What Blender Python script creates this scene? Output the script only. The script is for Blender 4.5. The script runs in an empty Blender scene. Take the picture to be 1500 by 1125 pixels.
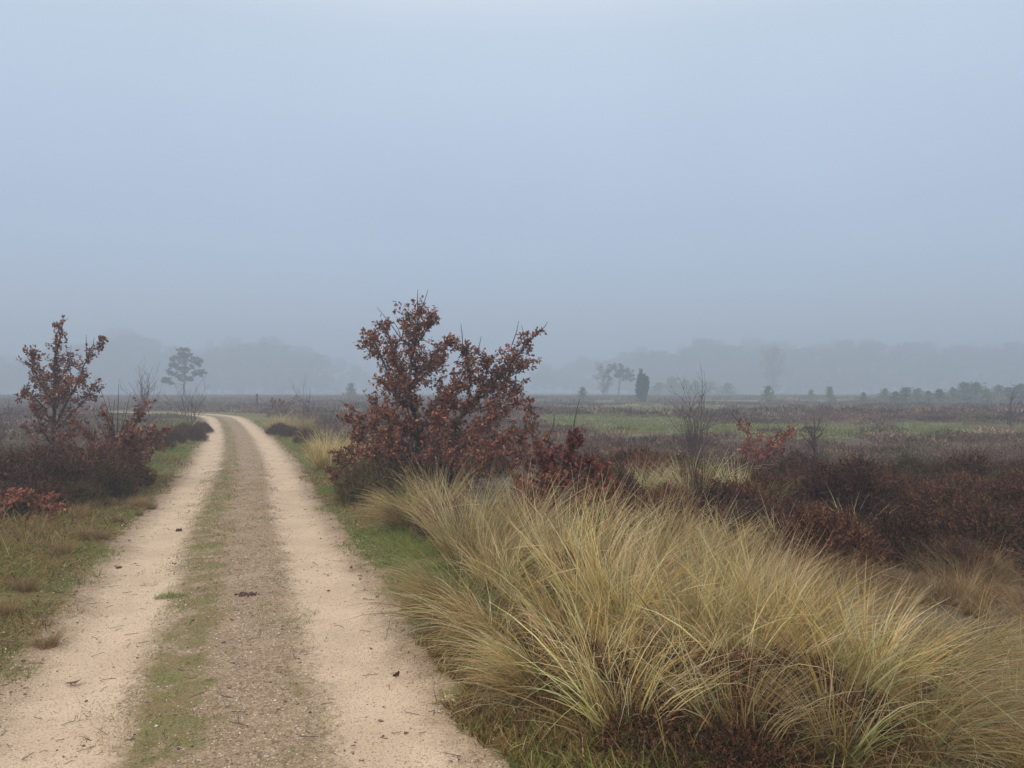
import bpy, math, random
import numpy as np
from mathutils import Vector

random.seed(7)
rng = np.random.default_rng(7)
sc = bpy.context.scene
COL = sc.collection
PI = math.pi

# ------------------------------------------------------------------ camera
F = 1133.0            # focal length in pixels of the 1500 px wide photograph
HOR = 572.0           # row of the horizon
CAMZ = 1.6
cam_d = bpy.data.cameras.new('camera'); cam = bpy.data.objects.new('camera', cam_d); COL.objects.link(cam)
cam_d.sensor_width = 36.0; cam_d.lens = 36.0 * F / 1500.0
cam_d.clip_start = 0.05; cam_d.clip_end = 3000
cam.location = (0, 0, CAMZ)
cam.rotation_euler = (math.radians(90) + math.atan((HOR - 562.5) / F), 0, 0)
sc.camera = cam

# ------------------------------------------------------------------ sky and sun
SUN_EL, SUN_AZ = math.radians(38), math.radians(205)     # azimuth clockwise from +Y: behind the camera, to the left
w = bpy.data.worlds.new('World'); sc.world = w; w.use_nodes = True
nt = w.node_tree; nt.nodes.clear()
def wn(t, **k):
    n = nt.nodes.new(t)
    for a, b in k.items(): setattr(n, a, b)
    return n
sky = wn('ShaderNodeTexSky', sky_type='NISHITA', sun_disc=False, sun_elevation=SUN_EL, sun_rotation=SUN_AZ, air_density=1.0, dust_density=3.0)
bg1 = wn('ShaderNodeBackground'); bg1.inputs[1].default_value = 0.05
nt.links.new(sky.outputs[0], bg1.inputs[0])
tc = wn('ShaderNodeTexCoord'); sep = wn('ShaderNodeSeparateXYZ'); nt.links.new(tc.outputs['Generated'], sep.inputs[0])
rmp = wn('ShaderNodeValToRGB')
cr = rmp.color_ramp
cr.elements[0].position = 0.0; cr.elements[0].color = (0.56, 0.75, 1.04, 1)
cr.elements[1].position = 1.0; cr.elements[1].color = (1.55, 1.46, 1.32, 1)
for p, c in ((0.22, (0.49, 0.63, 0.87, 1)), (0.42, (0.59, 0.70, 0.84, 1)), (0.62, (1.12, 1.09, 1.03, 1))):
    e = cr.elements.new(p); e.color = c
nt.links.new(sep.outputs[2], rmp.inputs[0])
cn = wn('ShaderNodeTexNoise'); cn.inputs['Scale'].default_value = 1.6; cn.inputs['Detail'].default_value = 3
nt.links.new(tc.outputs['Generated'], cn.inputs['Vector'])
mr = wn('ShaderNodeMapRange'); mr.inputs[1].default_value = 0.3; mr.inputs[2].default_value = 0.7
mr.inputs[3].default_value = 0.93; mr.inputs[4].default_value = 1.07
nt.links.new(cn.outputs[0], mr.inputs[0])
bg2 = wn('ShaderNodeBackground'); nt.links.new(rmp.outputs[0], bg2.inputs[0]); nt.links.new(mr.outputs[0], bg2.inputs[1])
mx = wn('ShaderNodeMixShader'); mx.inputs[0].default_value = 0.85
nt.links.new(bg1.outputs[0], mx.inputs[1]); nt.links.new(bg2.outputs[0], mx.inputs[2])
wo = wn('ShaderNodeOutputWorld'); nt.links.new(mx.outputs[0], wo.inputs[0])

sd = bpy.data.lights.new('sun', 'SUN'); sun = bpy.data.objects.new('sun', sd); COL.objects.link(sun)
sd.energy = 1.5; sd.angle = math.radians(14); sd.color = (1.0, 0.93, 0.82)
d = Vector((math.sin(SUN_AZ) * math.cos(SUN_EL), math.cos(SUN_AZ) * math.cos(SUN_EL), math.sin(SUN_EL)))
sun.rotation_euler = d.to_track_quat('Z', 'Y').to_euler(); sun.location = (0, -20, 60)

sc.view_settings.view_transform = 'Standard'; sc.view_settings.look = 'None'
sc.view_settings.exposure = 0.2; sc.view_settings.gamma = 1.0
sc.render.engine = 'CYCLES'
sc.cycles.use_denoising = True
sc.cycles.max_bounces = 8; sc.cycles.diffuse_bounces = 4; sc.cycles.transmission_bounces = 6
sc.cycles.volume_bounces = 1; sc.cycles.transparent_max_bounces = 4

# ------------------------------------------------------------------ helpers
def P(px, py, dist):
    """point at forward distance dist seen on pixel px, py"""
    return np.array([(px - 750.0) / F * dist, dist, CAMZ - (py - HOR) / F * dist])
def G(px, py):
    dd = CAMZ * F / (py - HOR)
    return (px - 750.0) / F * dd, dd

def hash2(ix, iy, s):
    h = (ix.astype(np.int64) * 374761393 + iy.astype(np.int64) * 668265263 + s * 1442695041) & 0x7fffffff
    h = ((h ^ (h >> 13)) * 1274126177) & 0x7fffffff
    return ((h ^ (h >> 16)) & 0xffff) / 65535.0
def vnoise(x, y, s=0):
    x = np.asarray(x, float); y = np.asarray(y, float)
    ix = np.floor(x); iy = np.floor(y); fx = x - ix; fy = y - iy
    fx = fx * fx * (3 - 2 * fx); fy = fy * fy * (3 - 2 * fy)
    a = hash2(ix, iy, s); b = hash2(ix + 1, iy, s); c = hash2(ix, iy + 1, s); e = hash2(ix + 1, iy + 1, s)
    return (a * (1 - fx) + b * fx) * (1 - fy) + (c * (1 - fx) + e * fx) * fy
def fbm(x, y, s=0, o=3):
    r = 0; a = 0.5; t = 0
    for k in range(o):
        r = r + a * vnoise(x * 2 ** k + 17 * k, y * 2 ** k - 9 * k, s + k); t += a; a *= 0.5
    return r / t
def sst(a, b, x):
    t = np.clip((np.asarray(x, float) - a) / (b - a), 0, 1); return t * t * (3 - 2 * t)

# centre line of the track, from under the camera to where it bends away behind the bushes
CL = [(2.3, -9), (0.95, -3.5), (-0.25, 0.2), (-1.22, 3.28), (-1.60, 4.3), (-2.02, 5.6), (-2.86, 7.95), (-4.05, 11.4), (-5.58, 16.0), (-8.1, 23.0),
      (-10.8, 30.2), (-15.9, 43.0), (-18.9, 49.0), (-23.0, 53.5), (-30, 57), (-42, 59.5), (-60, 61)]
def catmull(pts, step=0.25):
    pts = [np.array(p, float) for p in pts]; out = []
    for i in range(1, len(pts) - 2):
        p0, p1, p2, p3 = pts[i - 1:i + 3]; n = max(2, int(np.linalg.norm(p2 - p1) / step))
        for k in range(n):
            t = k / n
            out.append(0.5 * ((2 * p1) + (-p0 + p2) * t + (2 * p0 - 5 * p1 + 4 * p2 - p3) * t * t + (-p0 + 3 * p1 - 3 * p2 + p3) * t ** 3))
    return np.array(out)
CP = catmull(CL); CT = np.gradient(CP, axis=0); CT /= np.linalg.norm(CT, axis=1)[:, None]
def lateral(x, y):
    x = np.asarray(x, float).ravel(); y = np.asarray(y, float).ravel(); u = np.full(len(x), 99.0)
    near = np.where((np.abs(x) < 75) & (y < 80) & (y > -15))[0]
    for s in range(0, len(near), 20000):
        k = near[s:s + 20000]; dx = x[k, None] - CP[None, :, 0]; dy = y[k, None] - CP[None, :, 1]
        j = np.argmin(dx * dx + dy * dy, axis=1); i = np.arange(len(k))
        cx = dx[i, j]; cy = dy[i, j]; tx = CT[j, 0]; ty = CT[j, 1]
        dist = np.sqrt(cx * cx + cy * cy); side = cx * ty - cy * tx
        along = cx * tx + cy * ty
        u[k] = np.where(np.abs(along) < 0.4, side, np.sign(side) * dist)
    u[(u == 99.0) & (x < 0)] = -99.0
    return u
def height(x, y, u=None):
    x = np.asarray(x, float).ravel(); y = np.asarray(y, float).ravel()
    if u is None: u = lateral(x, y)
    a = np.abs(u)
    z = (fbm(x / 11, y / 11, 3) - 0.5) * 0.5 * sst(3, 12, a)
    z += (fbm(x / 2.2, y / 2.2, 8) - 0.5) * 0.10 * sst(1.5, 4, a)
    z += -0.03 * np.exp(-((a - 0.74) / 0.30) ** 2)
    z += 0.06 * sst(1.1, 1.9, a)
    dist = np.hypot(x, y); f = 1 - sst(8, 25, dist)
    rough = 0.10 + 0.90 * (1 - np.exp(-((a - 0.74) / 0.28) ** 4))
    z += f * rough * ((fbm(x / 0.22, y / 0.22, 21) - 0.5) * 0.022 + (vnoise(x / 0.05, y / 0.05, 30) - 0.5) * 0.007)
    return z
def gz(x, y): return float(height([x], [y])[0])
def green_zone(x, y):
    x = np.asarray(x, float); y = np.asarray(y, float)
    yy = y + (fbm(x / 5, y / 9, 51) - 0.5) * 9; xx = x + (fbm(x / 4, y / 5, 61) - 0.5) * 6
    a = sst(26, 28, yy) * (1 - sst(47, 50, yy)) * sst(1.5, 3, xx) * (1 - sst(9, 11, xx))
    b = sst(25.5, 27, yy) * (1 - sst(36, 39, yy)) * sst(7, 9, xx) * (1 - sst(22, 25, xx))
    c = sst(56, 60, yy) * (1 - sst(82, 88, yy)) * sst(1, 5, xx) * (1 - sst(30, 36, xx))
    d2 = sst(42, 45, yy) * (1 - sst(50, 53, yy)) * sst(-27, -25, xx) * (1 - sst(-22, -20, xx))
    e = sst(95, 100, yy) * (1 - sst(120, 130, yy)) * sst(-6, -2, xx) * (1 - sst(60, 70, xx))
    return np.clip(a + b + c + d2 + e, 0, 1)

def mesh(name, V, Fs, mat, col=None, attrs=None, smooth=False):
    me = bpy.data.meshes.new(name)
    V = np.asarray(V, np.float32).reshape(-1, 3)
    if not isinstance(Fs, list): Fs = [Fs]
    Fs = [np.asarray(f, np.int32) for f in Fs if len(f)]
    idx = np.concatenate([f.ravel() for f in Fs]); tot = np.concatenate([np.full(len(f), f.shape[1], np.int32) for f in Fs])
    me.vertices.add(len(V)); me.vertices.foreach_set('co', V.ravel())
    me.loops.add(len(idx)); me.loops.foreach_set('vertex_index', idx)
    me.polygons.add(len(tot)); start = np.concatenate([[0], np.cumsum(tot)[:-1]]).astype(np.int32)
    me.polygons.foreach_set('loop_start', start); me.polygons.foreach_set('loop_total', tot)
    if smooth: me.polygons.foreach_set('use_smooth', np.ones(len(tot), bool))
    me.update(calc_edges=True)
    if col is not None:
        at = me.color_attributes.new('Col', 'FLOAT_COLOR', 'POINT')
        c = np.ones((len(V), 4), np.float32); c[:, :3] = col; at.data.foreach_set('color', c.ravel())
    for k, v in (attrs or {}).items():
        at = me.attributes.new(k, 'FLOAT', 'POINT'); at.data.foreach_set('value', np.asarray(v, np.float32))
    me.materials.append(mat)
    return me
def link(name, me, parent=None, loc=None, rz=0.0, s=1.0):
    o = bpy.data.objects.new(name, me); COL.objects.link(o)
    if parent: o.parent = parent
    if loc is not None: o.location = loc
    o.rotation_euler = (0, 0, rz); o.scale = (s, s, s) if not isinstance(s, tuple) else s
    return o
def tag(o, label=None, cat=None, group=None, kind=None):
    if label: o['label'] = label
    if cat: o['category'] = cat
    if group: o['group'] = group
    if kind: o['kind'] = kind
    return o
def plant(name, parts, loc, rz, s, label, cat, group=None):
    """an Empty at the plant's foot with its parts: parts = [(part name, mesh)]"""
    r = link(name, None, None, loc, rz, s); tag(r, label, cat, group)
    for n, me in parts: link(n, me, r)
    return r

class Geo:
    """collects vertex blocks, faces of 3 or 4 corners and colours"""
    def __init__(s): s.V = []; s.C = []; s.T = []; s.Q = []; s.n = 0
    def add(s, V, F_, C):
        V = np.asarray(V, float).reshape(-1, 3); F_ = np.asarray(F_, int) + s.n
        C = np.broadcast_to(np.asarray(C, float), (len(V), 3))
        s.V.append(V); s.C.append(C); (s.T if F_.shape[1] == 3 else s.Q).append(F_); s.n += len(V)
    def mesh(s, name, mat, smooth=False):
        return mesh(name, np.concatenate(s.V), [np.concatenate(x) for x in (s.T, s.Q) if x], mat, np.concatenate(s.C), smooth=smooth)

def norm(v): return v / (np.linalg.norm(v, axis=-1, keepdims=True) + 1e-9)
def rdir(n, up=0.0):
    v = rng.normal(size=(n, 3)); v[:, 2] += up; return norm(v)

def tube(g, pts, rad, sides=5, col=(0.1, 0.07, 0.05)):
    pts = np.asarray(pts, float); n = len(pts); rad = np.broadcast_to(np.asarray(rad, float), (n,))
    t = norm(np.gradient(pts, axis=0)); ref = np.array([0.31, 0.22, 0.92]) if abs(t[0, 2]) < 0.9 else np.array([1, 0.1, 0])
    a = norm(np.cross(t, ref)); b = np.cross(t, a); ph = np.arange(sides) / sides * 2 * PI
    V = pts[:, None] + rad[:, None, None] * (np.cos(ph)[None, :, None] * a[:, None] + np.sin(ph)[None, :, None] * b[:, None])
    i = np.arange(n - 1)[:, None] * sides; j = np.arange(sides)[None]; k = (j + 1) % sides
    q = np.stack([i + j, i + k, i + sides + k, i + sides + j], -1).reshape(-1, 4)
    g.add(V, q, col)

def blades(g, base, length, a0, phi, bend, wind, width, c0, c1, seg=5, side=None, kink=0.0):
    """arching grass blades: base (n,3), a0 angle from the vertical, phi azimuth, bend extra angle to the tip, wind (x,y) drift"""
    n = len(base); t = np.linspace(0, 1, seg + 1)
    ang = a0[:, None] + bend[:, None] * t[None] ** 1.4
    if kink: 
        kk = rng.random(n) < kink; kt = rng.uniform(0.45, 0.8, n)
        ang = ang + np.where(kk[:, None] & (t[None] > kt[:, None]), rng.uniform(0.5, 1.6, n)[:, None], 0)
    dx = np.sin(ang) * np.cos(phi)[:, None] + wind[0] * t[None]; dy = np.sin(ang) * np.sin(phi)[:, None] + wind[1] * t[None]; dz = np.cos(ang)
    D = norm(np.stack([dx, dy, dz], -1)); step = (length / seg)[:, None, None] * D
    Pn = base[:, None] + np.concatenate([np.zeros((n, 1, 3)), np.cumsum(step[:, :-1], axis=1)], axis=1)
    if side is None: side = rng.uniform(0, 2 * PI, n)
    sv = np.stack([np.cos(side), np.sin(side), rng.uniform(-0.3, 0.3, n)], -1)
    S = norm(np.cross(D, np.broadcast_to(sv[:, None], D.shape)))
    wd = width[:, None, None] * (1 - 0.9 * t[None, :, None] ** 1.6) * 0.5
    V = np.stack([Pn - S * wd, Pn + S * wd], 2)               # n, seg+1, 2, 3
    C = c0[:, None] * (1 - t[None, :, None]) + c1[:, None] * t[None, :, None]
    C = np.repeat(C[:, :, None], 2, 2)
    b = (np.arange(n) * (seg + 1) * 2)[:, None] + (np.arange(seg) * 2)[None]
    q = np.stack([b, b + 1, b + 3, b + 2], -1).reshape(-1, 4)
    g.add(V.reshape(-1, 3), q, C.reshape(-1, 3))

def pick(pal, n, jit=0.18):
    pal = np.array(pal, float); wgt = pal[:, 3] / pal[:, 3].sum()
    c = pal[rng.choice(len(pal), n, p=wgt), :3]
    return np.clip(c * (1 + rng.normal(0, jit, (n, 1))) * (1 + rng.normal(0, 0.05, (n, 3))), 0.005, 0.9)

def tris(g, pos, size, col, axis=None, elong=1.0):
    """small random triangles: leaf clumps, needles"""
    n = len(pos); a = rdir(n) if axis is None else norm(axis + rng.normal(0, 0.45, (n, 3)))
    b = norm(np.cross(a, rdir(n))); size = np.broadcast_to(size, (n,))[:, None]
    V = np.stack([pos - b * size * 0.5, pos + b * size * 0.5, pos + a * size * elong], 1)
    g.add(V.reshape(-1, 3), np.arange(3 * n).reshape(-1, 3), np.repeat(col, 3, 0))

LEAF = np.array([(0, 0, 0), (0, .33, 0), (0, .66, 0), (0, 1, 0), (.13, .16, .03), (.10, .28, .03), (.26, .42, .06), (.15, .55, .04), (.27, .72, .06), (.13, .84, .03),
                 (-.13, .16, .03), (-.10, .28, .03), (-.26, .42, .06), (-.15, .55, .04), (-.27, .72, .06), (-.13, .84, .03)])
LF = np.array([(0, 4, 5), (0, 5, 1), (1, 5, 6), (1, 6, 7), (1, 7, 2), (2, 7, 8), (2, 8, 9), (2, 9, 3)])
LF = np.concatenate([LF, np.where(LF >= 4, LF + 6, LF)[:, ::-1]])
def leaves(g, pos, axis, size, col):
    n = len(pos); a = norm(axis); b = norm(np.cross(a, rdir(n))); c = np.cross(a, b)
    size = np.broadcast_to(size, (n,)); curl = rng.uniform(-0.35, 0.5, n)
    L = np.repeat(LEAF[None], n, 0).copy()
    L[:, :, 2] = L[:, :, 2] * rng.uniform(0.5, 3.5, n)[:, None] - curl[:, None] * L[:, :, 1] ** 2 * 0.6
    V = pos[:, None] + size[:, None, None] * (L[..., :1] * b[:, None] * 1.1 + L[..., 1:2] * a[:, None] + L[..., 2:] * c[:, None])
    f = (np.arange(n) * 16)[:, None, None] + LF[None]
    g.add(V.reshape(-1, 3), f.reshape(-1, 3), np.repeat(col, 16, 0))

# ------------------------------------------------------------------ materials
class NB:
    def __init__(s, name):
        s.m = bpy.data.materials.new(name); s.m.use_nodes = True; s.t = s.m.node_tree; s.t.nodes.clear()
    def n(s, t, **k):
        o = s.t.nodes.new(t)
        for a, b in k.items(): setattr(o, a, b)
        return o
    def set(s, sock, v):
        if isinstance(v, bpy.types.NodeSocket): s.t.links.new(v, sock)
        else:
            if sock.type == 'RGBA' and len(v) == 3: v = (*v, 1)
            sock.default_value = v
    def math(s, op, a, b=None, c=None, clamp=False):
        o = s.n('ShaderNodeMath', operation=op, use_clamp=clamp); s.set(o.inputs[0], a)
        if b is not None: s.set(o.inputs[1], b)
        if c is not None: s.set(o.inputs[2], c)
        return o.outputs[0]
    def noise(s, vec, scale, detail=3, rough=0.55):
        o = s.n('ShaderNodeTexNoise'); s.set(o.inputs['Vector'], vec); o.inputs['Scale'].default_value = scale
        o.inputs['Detail'].default_value = detail; o.inputs['Roughness'].default_value = rough; return o.outputs[0]
    def step(s, a, b, x):
        o = s.n('ShaderNodeMapRange', interpolation_type='SMOOTHSTEP'); s.set(o.inputs[0], x)
        s.set(o.inputs[1], a); s.set(o.inputs[2], b); o.inputs[3].default_value = 0; o.inputs[4].default_value = 1; return o.outputs[0]
    def mix(s, f, a, b, mode='MIX'):
        o = s.n('ShaderNodeMix', data_type='RGBA', blend_type=mode); s.set(o.inputs[0], f); s.set(o.inputs[6], a); s.set(o.inputs[7], b); return o.outputs[2]
    def out(s, sh):
        o = s.n('ShaderNodeOutputMaterial'); s.t.links.new(sh, o.inputs[0]); return s.m

def foliage(name, trans=0.3, rough=0.7, nscale=40.0, spec=0.25):
    b = NB(name); at = b.n('ShaderNodeAttribute', attribute_name='Col'); tc_ = b.n('ShaderNodeTexCoord')
    oi = b.n('ShaderNodeObjectInfo')
    nz = b.noise(tc_.outputs['Object'], nscale, 2)
    v = b.math('MULTIPLY_ADD', nz, 0.5, 0.75)
    v = b.math('MULTIPLY', v, b.math('MULTIPLY_ADD', oi.outputs['Random'], 0.6, 0.7))
    h = b.n('ShaderNodeHueSaturation'); b.set(h.inputs['Color'], at.outputs['Color']); b.set(h.inputs['Value'], v)
    p = b.n('ShaderNodeBsdfPrincipled'); b.set(p.inputs['Base Color'], h.outputs[0]); p.inputs['Roughness'].default_value = rough
    p.inputs['Specular IOR Level'].default_value = spec
    tl = b.n('ShaderNodeBsdfTranslucent'); b.set(tl.inputs[0], h.outputs[0])
    mxs = b.n('ShaderNodeMixShader'); mxs.inputs[0].default_value = trans
    b.t.links.new(p.outputs[0], mxs.inputs[1]); b.t.links.new(tl.outputs[0], mxs.inputs[2])
    return b.out(mxs.outputs[0])
M_BLADE = foliage('dry_grass_blades', 0.4, 0.6, 15, 0.3)
M_LEAF = foliage('withered_oak_leaves', 0.15, 0.55, 60, 0.35)
M_HEATH = foliage('heather_sprigs', 0.15, 0.8, 50, 0.15)
M_NEEDLE = foliage('needles', 0.15, 0.8, 3, 0.1)
M_FARHEATH = foliage('moor_sprigs', 0.15, 0.85, 2, 0.1)

def bark(name, c0, c1, scale=30):
    b = NB(name); tc_ = b.n('ShaderNodeTexCoord'); n1 = b.noise(tc_.outputs['Object'], scale, 4)
    c = b.mix(b.step(0.35, 0.65, n1), c0, c1)
    p = b.n('ShaderNodeBsdfPrincipled'); b.set(p.inputs['Base Color'], c); p.inputs['Roughness'].default_value = 0.85
    bp = b.n('ShaderNodeBump'); bp.inputs['Strength'].default_value = 0.5; bp.inputs['Distance'].default_value = 0.01; b.set(bp.inputs['Height'], n1)
    b.t.links.new(bp.outputs[0], p.inputs['Normal']); return b.out(p.outputs[0])
M_BARK = bark('oak_bark', (0.035, 0.027, 0.022), (0.10, 0.08, 0.065))
M_TWIG = bark('purple_brown_twigs', (0.055, 0.035, 0.035), (0.13, 0.085, 0.08))
M_WOOD = bark('weathered_post_wood', (0.06, 0.05, 0.04), (0.13, 0.11, 0.09))
M_BRICK = bark('dark_brick', (0.06, 0.035, 0.028), (0.14, 0.08, 0.06), 80)

def stone_mat():
    b = NB('pebble_stone'); at = b.n('ShaderNodeAttribute', attribute_name='Col')
    p = b.n('ShaderNodeBsdfPrincipled'); b.set(p.inputs['Base Color'], at.outputs['Color']); p.inputs['Roughness'].default_value = 0.6
    return b.out(p.outputs[0])
M_STONE = stone_mat()

def ground_mat():
    b = NB('sandy_track_and_heath_soil')
    tc_ = b.n('ShaderNodeTexCoord'); pos = tc_.outputs['Object']
    u = b.n('ShaderNodeAttribute', attribute_name='lat').outputs['Fac']
    gr = b.n('ShaderNodeAttribute', attribute_name='green').outputs['Fac']
    n1 = b.math('SUBTRACT', b.noise(pos, 1.1, 5), 0.5); n2 = b.math('SUBTRACT', b.noise(pos, 6, 4), 0.5)
    n3 = b.noise(pos, 28, 4); n4 = b.noise(pos, 110, 3); nb = b.noise(pos, 3.2, 4); nc = b.noise(pos, 0.7, 3)
    ua = b.math('ABSOLUTE', u)
    ue = b.math('ADD', ua, b.math('ADD', b.math('MULTIPLY', n1, 0.26), b.math('ADD', b.math('MULTIPLY', n2, 0.30), b.math('MULTIPLY', b.math('SUBTRACT', n3, 0.5), 0.22))))
    rut = b.math('MULTIPLY', b.step(0.36, 0.58, ue), b.math('SUBTRACT', 1, b.step(0.82, 1.14, ue)))
    marg = b.math('SUBTRACT', 1, b.step(1.10, 1.36, ue))
    # packed sand of the ruts
    sand = b.mix(b.step(0.35, 0.65, b.noise(pos, 2.0, 4)), (0.57, 0.43, 0.302), (0.65, 0.496, 0.355))
    sand = b.mix(b.math('MULTIPLY', b.step(0.50, 0.66, n4), 0.6), sand, (0.24, 0.165, 0.11))
    # loose gravel between and beside the ruts
    grav = b.mix(b.step(0.3, 0.7, n3), (0.27, 0.19, 0.12), (0.47, 0.34, 0.225))
    grav = b.mix(b.step(0.48, 0.7, b.noise(pos, 2.3, 5)), grav, (0.46, 0.335, 0.225))
    grav = b.mix(b.math('MULTIPLY', b.step(0.45, 0.62, n4), 0.65), grav, (0.13, 0.09, 0.06))
    vo = b.n('ShaderNodeTexVoronoi'); b.set(vo.inputs['Vector'], pos); vo.inputs['Scale'].default_value = 75
    sx = b.n('ShaderNodeSeparateColor'); b.set(sx.inputs[0], vo.outputs['Color'])
    cell = b.math('LESS_THAN', vo.outputs['Distance'], 0.42)
    white = b.math('MULTIPLY', cell, b.math('GREATER_THAN', sx.outputs[0], 0.93))
    dark = b.math('MULTIPLY', cell, b.math('LESS_THAN', sx.outputs[0], 0.16))
    grav = b.mix(white, grav, (0.62, 0.56, 0.47)); grav = b.mix(b.math('MULTIPLY', dark, 0.7), grav, (0.07, 0.05, 0.035))
    sand = b.mix(b.math('MULTIPLY', white, 0.35), sand, (0.7, 0.6, 0.48)); sand = b.mix(b.math('MULTIPLY', dark, 0.55), sand, (0.16, 0.11, 0.075))
    # moss that creeps over the gravel, thickest along the far side of the middle strip
    bandL = b.math('SUBTRACT', 1, b.step(0.05, 0.42, b.math('ABSOLUTE', b.math('ADD', u, 0.26))))
    bandR = b.math('MULTIPLY', b.math('SUBTRACT', 1, b.step(0.0, 0.22, b.math('ABSOLUTE', b.math('SUBTRACT', u, 0.36)))), 0.35)
    band = b.math('ADD', b.math('ADD', bandL, bandR), b.math('MULTIPLY', b.step(1.0, 1.3, ue), 1.0))
    mo = b.step(0.54, 0.66, b.math('ADD', b.math('MULTIPLY', band, 0.27), b.math('ADD', b.math('MULTIPLY', nb, 0.75), b.math('ADD', b.math('MULTIPLY', n2, 0.5), b.math('MULTIPLY', b.math('SUBTRACT', n3, 0.5), 0.35)))))
    mossc = b.mix(b.step(0.42, 0.6, b.noise(pos, 1.7, 3)), (0.25, 0.185, 0.085), (0.19, 0.18, 0.06))
    mossc = b.mix(b.math('MULTIPLY', b.step(0.4, 0.65, n4), 0.6), mossc, (0.09, 0.075, 0.03))
    mid = b.mix(b.math('MULTIPLY', mo, 0.85), grav, mossc)
    track = b.mix(rut, mid, sand)
    # mossy verge
    verge = b.mix(b.step(0.35, 0.65, nc), (0.18, 0.13, 0.05), (0.13, 0.155, 0.04))
    verge = b.mix(b.step(0.45, 0.7, n3), verge, (0.09, 0.07, 0.035))
    # heath soil with litter
    moor = b.mix(b.step(0.35, 0.65, b.noise(pos, 2.4, 5)), (0.07, 0.05, 0.035), (0.155, 0.12, 0.075))
    field = b.mix(b.step(0.35, 0.65, b.noise(pos, 0.5, 5)), (0.145, 0.18, 0.055), (0.23, 0.225, 0.09))
    field = b.mix(b.step(0.42, 0.62, b.noise(pos, 0.9, 5)), field, (0.14, 0.10, 0.06))
    far = b.mix(b.step(2.1, 3.2, b.math('ADD', ua, b.math('MULTIPLY', n1, 2.0))), verge, moor)
    far = b.mix(b.step(0.35, 0.6, b.math('ADD', gr, b.math('MULTIPLY', n2, 0.4))), far, field)
    c = b.mix(marg, far, track)
    p = b.n('ShaderNodeBsdfPrincipled'); b.set(p.inputs['Base Color'], c); p.inputs['Roughness'].default_value = 0.9
    p.inputs['Specular IOR Level'].default_value = 0.15
    hgt = b.math('ADD', b.math('MULTIPLY', n4, 0.6), b.math('MULTIPLY', n3, 0.6)); hgt = b.math('ADD', hgt, b.math('MULTIPLY', cell, 0.15))
    bp = b.n('ShaderNodeBump'); bp.inputs['Strength'].default_value = 0.8; bp.inputs['Distance'].default_value = 0.012; b.set(bp.inputs['Height'], hgt)
    b.t.links.new(bp.outputs[0], p.inputs['Normal']); return b.out(p.outputs[0])
M_GROUND = ground_mat()

# ------------------------------------------------------------------ the ground: one sheet out to 600 m, fine near the camera
t = np.linspace(-1, 1, 761); gx = 1.5 * np.sinh(6.69 * t)
t2 = np.linspace(-0.42, 1, 621); gy = 1.5 * np.sinh(6.69 * t2)
X, Y = np.meshgrid(gx, gy); Xf = X.ravel(); Yf = Y.ravel(); U = lateral(Xf, Yf)
Z = height(Xf, Yf, U) - 0.05 * (1 - sst(0.98, 1.23, np.abs(U)))
nx, ny = len(gx), len(gy); i = (np.arange(ny - 1)[:, None] * nx + np.arange(nx - 1)[None]).ravel()
link('ground', mesh('ground', np.stack([Xf, Yf, Z], -1), np.stack([i, i + 1, i + nx + 1, i + nx], -1), M_GROUND, attrs={'lat': U, 'green': green_zone(Xf, Yf)}, smooth=True))
bpy.data.objects['ground']['kind'] = 'structure'

# the track: a fine sheet 4 mm above, along its centre line
keep = CP[:, 1] > -3
s_al = np.concatenate([[0], np.cumsum(np.linalg.norm(np.diff(CP, axis=0), axis=1))]); k0 = np.argmax(CP[:, 1] > -2.5)
ss = [s_al[k0]]
while ss[-1] < s_al[-1]:
    xx = np.interp(ss[-1], s_al, CP[:, 0]); yy = np.interp(ss[-1], s_al, CP[:, 1]); dd = math.hypot(xx, yy)
    ss.append(ss[-1] + max(0.03, 0.0045 * dd * (1 if dd < 12 else 3)))
ss = np.array(ss); px = np.interp(ss, s_al, CP[:, 0]); py = np.interp(ss, s_al, CP[:, 1])
tx = np.interp(ss, s_al, CT[:, 0]); ty = np.interp(ss, s_al, CT[:, 1])
uu = np.linspace(-1.26, 1.26, 90)
TX = px[:, None] + uu[None] * ty[:, None]; TY = py[:, None] - uu[None] * tx[:, None]; UU = np.broadcast_to(uu, TX.shape)
TZ = height(TX, TY, UU.ravel()) + 0.004 - 0.03 * sst(1.20, 1.26, np.abs(UU.ravel()))
n_u = len(uu); i = (np.arange(len(ss) - 1)[:, None] * n_u + np.arange(n_u - 1)[None]).ravel()
link('path', mesh('path', np.stack([TX.ravel(), TY.ravel(), TZ], -1), np.stack([i, i + 1, i + n_u + 1, i + n_u], -1), M_GROUND,
     attrs={'lat': UU.ravel(), 'green': np.zeros(TX.size)}, smooth=True))['kind'] = 'structure'

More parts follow.
